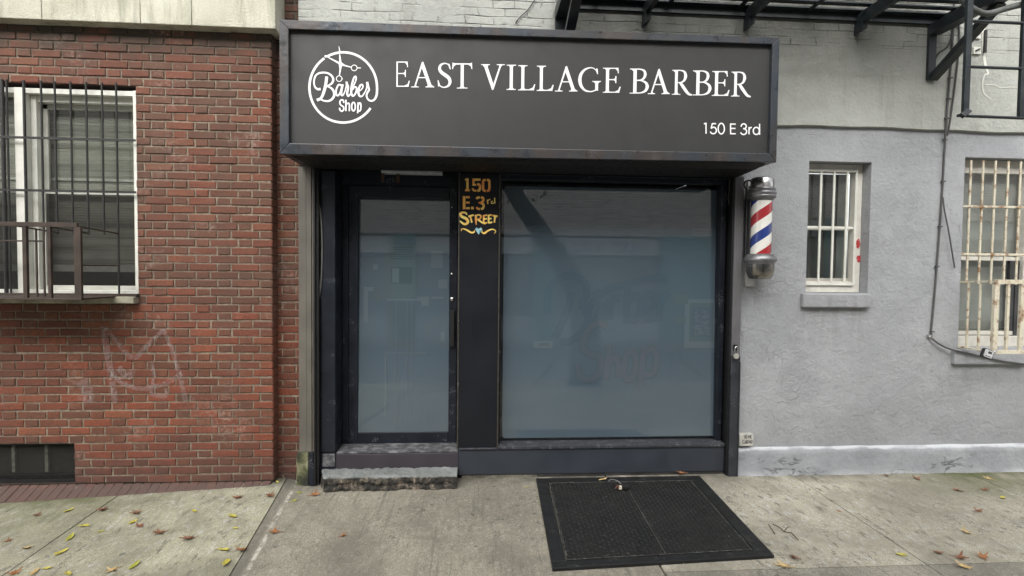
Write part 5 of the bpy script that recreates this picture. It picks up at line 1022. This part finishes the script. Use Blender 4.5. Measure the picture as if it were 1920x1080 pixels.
mb = MB(); mb.tube(smooth_pts([p+Vector(q) for q in ((0.02,0.02,0.016),(0.0,0.07,0.03),(-0.05,0.075,0.045),(-0.085,0.06,0.04))]), 0.005, 8); mb.build('shackle', plain('dull_steel', (0.25,0.25,0.24), 0.4, 0.8), hl)
mb = MB(); mb.box(p.x-0.022, p.x+0.004, p.y-0.04, p.y-0.025, p.z+0.004, p.z+0.036); mb.build('tag', plain('cream_tag', (0.65,0.58,0.46), 0.6), hl, bevel=0.004)
mb = MB(); mb.bar(p+Vector((-0.045,-0.03,0.012)), p+Vector((-0.03,-0.045,0.04)), 0.016, 0.012); mb.build('staple', plain('rusty_staple', (0.16,0.07,0.045), 0.8), hl)

# ------------------------------------------------------------------ fallen leaves
def leaf_mesh(kind, mat, seed):
    rr = random.Random(seed); mb = MB(); pts = []
    if kind == 'oval':
        n = 14; L, Wd = 0.036, 0.016
        for i in range(n): t = 2*PI*i/n; pts.append((L*math.cos(t)*(1.0 if math.cos(t) < 0 else 1.12), Wd*math.sin(t)*(1-0.25*math.cos(t))))
    else:                                          # pointed lobes, like a plane or pin oak leaf
        nl = 7 if kind == 'lobed' else 5
        for i in range(nl):
            a = -PI*0.78+i*(PI*1.56)/(nl-1); r = (0.060 if i in (nl//2,) else 0.052 if i in (nl//2-1, nl//2+1) else 0.034)*rr.uniform(0.85, 1.1)
            pts += [(r*0.40*math.cos(a-0.30), r*0.40*math.sin(a-0.30)), (r*0.8*math.cos(a-0.10), r*0.8*math.sin(a-0.10)), (r*math.cos(a), r*math.sin(a)), (r*0.78*math.cos(a+0.11), r*0.78*math.sin(a+0.11))]
        pts += [(-0.010, 0.004), (-0.055, 0.003), (-0.055, -0.001), (-0.010, -0.004)]
    cu = rr.uniform(6, 13); tw = rr.uniform(-5, 5)
    z = lambda x, y: 0.004+cu*(y*y)*0.9+tw*x*y+abs(rr.uniform(0, 0.006))+cu*0.5*max(0, x)**2
    n = len(pts); vs = [(x, y, z(x, y)) for x, y in pts]+[(0, 0, 0.004)]
    mb.add(vs, [(i, (i+1) % n, n) for i in range(n)])
    return mb
def leafmat(name, c, c2):
    m = M(name); return m.set(color=m.ramp(m.noise(45, 4), [(0.35, c), (0.7, c2)]), rough=0.6)
LY = leafmat('yellow_leaf', (0.36,0.31,0.04), (0.50,0.46,0.11)); LB = leafmat('brown_leaf', (0.13,0.055,0.026), (0.24,0.10,0.05)); LO = leafmat('orange_leaf', (0.24,0.09,0.03), (0.32,0.15,0.06)); LT = leafmat('tan_leaf', (0.40,0.27,0.11), (0.50,0.38,0.18)); LG = leafmat('green_yellow_leaf', (0.22,0.23,0.03), (0.36,0.35,0.06))
LEAVES = [
 (129,958,'oval',LY,'bright yellow leaf near the foot of the brick wall, left of the pavement joint'), (158,987,'oval',LY,'yellow leaf just right of the left pavement joint, below the basement vent'), (132,1009,'oval',LG,'greenish yellow leaf on the left slab, next to the dark streaks'),
 (114,1037,'oval',LY,'yellow leaf among grey streaks at the left, below the greenish one'), (88,1067,'oval',LY,'bright yellow leaf at the bottom edge of the left slab'), (65,1074,'oval',LT,'narrow pale curled leaf at the lower left corner'), (128,1077,'oval',LY,'yellow leaf cut by the bottom edge of the view at left'),
 (249,980,'oval',LY,'pale yellow leaf beside a dark red leaf on the left slab'), (252,1062,'oval',LG,'olive yellow leaf low on the left slab with a dark streak beside it'), (189,997,'oval',LG,'faint olive leaf fragment in the middle of the left slab'),
 (70,966,'lobed',LB,'brown lobed leaf lying on the mossy corner of pavement under the basement vent'), (194,956,'lobed',LB,'large brown lobed leaf at the top end of the left pavement joint'), (254,962,'star',LB,'brown star shaped leaf near the brick wall, above a dark red one'),
 (262,988,'star',LB,'dark red brown leaf right of the pale yellow one on the left slab'), (49,1028,'lobed',LT,'tan lobed leaf lying across the left pavement joint'), (30,1074,'lobed',LO,'orange brown lobed leaf in the lower left corner'), (14,1015,'star',LB,'small brown leaf at the far left edge'),
 (294,999,'star',LB,'small dark leaf in the middle of the left slab'), (500,907,'oval',LY,'yellow leaf at the foot of the brick corner'), (520,904,'oval',LY,'small yellow leaf between the brick corner and the beige post'), (436,969,'oval',LY,'yellow leaf in the upper right of the left slab'),
 (441,991,'oval',LY,'small yellow leaf close to the slanting slab joint'), (419,1032,'oval',LY,'yellow leaf on the slanting joint, lower half'), (424,1057,'oval',LY,'large yellow leaf at the bottom of the slanting joint'), (364,959,'oval',LY,'lone pale yellow leaf near the brick foot at the middle of the left slab'),
 (507,929,'lobed',LB,'dark brown leaf at the top of the slanting joint'), (449,933,'lobed',LB,'brown lobed leaf below the brick wall near its corner'), (356,1011,'lobed',LB,'brown lobed leaf in the centre of the left slab'), (302,1000,'star',LB,'brown leaf left of the lobed leaf in the centre of the left slab'),
 (456,1032,'star',LO,'orange star shaped leaf just right of the slanting joint'), (516,999,'star',LO,'reddish leaf on the middle slab below the doorstep corner'), (213,1070,'star',LT,'faded tan leaf at the bottom edge of the left slab'), (588,929,'lobed',LO,'curled orange leaf at the left end of the doorstep'),
 (558,926,'oval',LG,'green yellow leaf below the mossy post base'), (548,942,'oval',LG,'torn yellow leaf by the joint left of the doorstep'), (642,1006,'star',LO,'small orange leaf alone on the worn middle slab'), (987,914,'oval',LY,'tiny yellow leaf left of the black hatch'), (520,954,'star',LB,'small rusty leaf on the dark strip right of the slanting joint'),
 (1720,899,'star',LB,'brown leaf near the plinth, left of the mossy pavement'), (1856,899,'lobed',LT,'tan lobed leaf on the mossy pavement at the right wall'), (1845,919,'lobed',LB,'brown star shaped leaf on the edge of the moss at right'), (1799,921,'lobed',LB,'reddish brown leaf left of the mossy patch'),
 (1833,959,'star',LB,'dark red leaf in the middle of the right slab'), (1814,1000,'lobed',LT,'tan lobed leaf in the lower right slab'), (1573,959,'oval',LO,'small red brown leaf alone left of the right slab joint'), (1690,1041,'oval',LY,'pale yellow leaf on the cross joint right of the hatch'),
 (1488,1046,'lobed',LB,'dark brown leaf at the front right corner of the hatch'), (1473,1063,'lobed',LT,'tan spiky leaf in front of the hatch corner'), (1758,1037,'lobed',LB,'brown leaf where the right slab joint meets the cross joint'), (1843,1046,'lobed',LO,'large orange brown leaf on the front slab at right'),
 (1799,1047,'star',LB,'flat brown leaf between two larger ones on the cross joint at right'), (1810,1064,'lobed',LT,'yellow tan leaf in the lower right front slab'), (1880,934,'oval',LY,'pale leaf on the moss at the right edge'), (1663,893,'star',LB,'small brown leaf against the grey plinth'),
 (1130,905,'oval',LT,'pale curled leaf on the black hatch near the wall'), (1278,892,'star',LO,'orange brown leaf at the back right corner of the hatch')]
protos = {}
for i, (px, py, kind, mt, lab) in enumerate(LEAVES):
    key = (kind, mt.name, i % 3)
    if key not in protos: protos[key] = o = leaf_mesh(kind, mt, i*7+3).build('fallen_leaf', mt)
    else: o = protos[key].copy(); COL.objects.link(o)
    p = G(px, py)
    if py < 906 and 1050 < px < 1300: p.z += HZ
    if px == 1278: p.z = gz(p.x, p.y)+HZ
    o.location = p; o.rotation_euler = (random.uniform(-0.12, 0.12), random.uniform(-0.12, 0.12), random.uniform(0, 6.28)); s_ = random.uniform(0.80, 1.12)*(0.62 if 'small' in lab or 'tiny' in lab or 'fragment' in lab else 1.0)*(1.2 if 'large' in lab else 1.0); o.scale = (s_, s_, s_)
    tag(o, lab, 'leaf', 'fallen leaves on the pavement')

# ------------------------------------------------------------------ across the street: only seen as a reflection in the shop glass, and shading the street
ob = thing('far_building', (1.0, -17.0, -0.2), 'brown brick building across the street with teal pillars, seen reflected in the shop glass', 'building')
YO = -16.0
GREYBR = M('brown_grey_brick'); x, y, z = GREYBR.xyz()
bt = GREYBR.n('TexBrick', {'Vector': GREYBR.n('CombineXYZ', {0: x, 1: z, 2: 0.0}).outputs[0], 'Color1': (0.58,0.52,0.48), 'Color2': (0.36,0.32,0.30), 'Mortar': (0.78,0.75,0.72), 'Scale': 1.0, 'Mortar Size': 0.014, 'Brick Width': 0.32, 'Row Height': 0.11})
mb = MB(); mb.box(-30, 30, YO-3, YO, 4.0, 13.0); mb.build('brick_wall', GREYBR.set(color=bt.outputs[0], rough=0.9), ob)
TEAL = plain('teal_paint', (0.16,0.30,0.31), 0.7, 0, 0.1, 2); SHUT = plain('shutter_grey', (0.26,0.26,0.26), 0.6, 0, 0.1, 2)
mb = MB(); mb.box(-30, 30, YO-3, YO-0.30, 0.8, 4.0); mb.build('roller_shutter', SHUT, ob)
mb = MB()
for i in range(16): mb.box(-30, 30, YO-0.30, YO-0.27, 0.85+i*0.14, 0.94+i*0.14)
mb.build('shutter_rib', SHUT, ob)
mb = MB(); mb.box(-30, 30, YO-0.30, YO-0.05, -0.2, 0.80); mb.build('pale_base', plain('pale_base_paint', (0.45,0.46,0.46), 0.7), ob)
for xa, xb in ((-14,-13.2), (-8.6,-7.8), (-3.2,-2.4), (2.3,3.1), (7.4,10.2), (14,15)):
    mb = MB(); mb.box(xa, xb, YO-0.29, YO+0.12, -0.2, 3.998); mb.build('pillar', TEAL, ob)
mb = MB(); mb.box(-30, 30, YO-0.29, YO-0.12, 3.25, 3.92); sb = mb.build('sign_band', plain('white_band', (0.62,0.64,0.64), 0.6), ob)
mb = MB(); yk = [YO-0.115]; cx = 6.9
BLUEL = plain('blue_letter', (0.06,0.10,0.22), 0.6)
for ch in 'EAST VILLAGE':
    if ch != ' ':
        g = glyph(ch); b_ = max(p[0] for q in g for p in q[1])
        for q in g:
            f = lambda p: (cx-p[0]*0.42*0.9, 3.36+p[1]*0.42); yk[0] += 0.0005
            if q[0] == 'p': mb.add([(f(p)[0], yk[0], f(p)[1]) for p in q[1]], [tuple(range(len(q[1])))])
            else: mb.ribbon([f(p) for p in q[1]], [v*0.42*1.4 for v in q[2]] if isinstance(q[2], list) else q[2]*0.42, yk[0])
        cx -= (b_+0.16)*0.42*0.95
    else: cx -= 0.35
mb.build('band_lettering', BLUEL, sb)
# street tree behind the camera
BARK = plain('grey_bark', (0.03,0.028,0.025), 0.9, 0, 0.3, 7, 0.02)
tx, ty = 2.05, -5.05
tr = thing('street_tree', (tx, ty, gz(tx, ty)), 'leaning street tree at the kerb, seen reflected in the shop window', 'tree')
mb = MB(); z0 = gz(tx, ty)-0.05
mb.tube(smooth_pts([(tx,ty,z0),(tx+0.02,ty,0.5),(tx-0.02,ty,1.2),(tx-0.25,ty-0.05,1.9),(tx-0.85,ty-0.1,2.8),(tx-1.5,ty-0.15,3.8),(tx-2.0,ty-0.2,5.2),(tx-2.2,ty-0.3,7.5)], 4), [0.33-0.26*i/28 for i in range(29)], 12)
mb.tube(smooth_pts([(tx-1.3,ty-0.1,3.5),(tx-0.9,ty-0.3,4.4),(tx-0.2,ty-0.4,5.2),(tx+0.3,ty-0.3,6.5)], 4), [0.11-0.07*i/12 for i in range(13)], 10)
tips = []
for i in range(26):
    b = random.choice([(tx-1.5,3.8),(tx-2.0,5.2),(tx-0.9,4.4),(tx-0.2,5.2),(tx-2.15,6.5)]); e = (b[0]+random.uniform(-1.8,1.8), ty+random.uniform(-1.8,1.5), b[1]+random.uniform(0.2,2.2)); tips.append(((b[0],ty-0.2,b[1]), e)); mb.tube([(b[0],ty-0.2,b[1]), ((b[0]+e[0])/2, (ty+e[1])/2, (b[1]+e[2])/2+0.15), e], [0.05,0.03,0.01], 6)
mb.build('trunk', BARK, tr)
mb = MB()
for a, e in tips:
    for _ in range(70):
        t = random.uniform(0.35, 1.15); c_ = Vector(a).lerp(Vector(e), t)+Vector((random.gauss(0,0.3), random.gauss(0,0.3), random.gauss(0,0.3))); u = Vector((random.gauss(0,1), random.gauss(0,1), random.gauss(0,1))).normalized()*0.06; v = u.orthogonal().normalized()*0.045
        mb.quad(c_-u, c_-v, c_+u, c_+v)
mb.build('crown', leafmat('autumn_green_leaf', (0.09,0.11,0.03), (0.20,0.19,0.05)), tr)
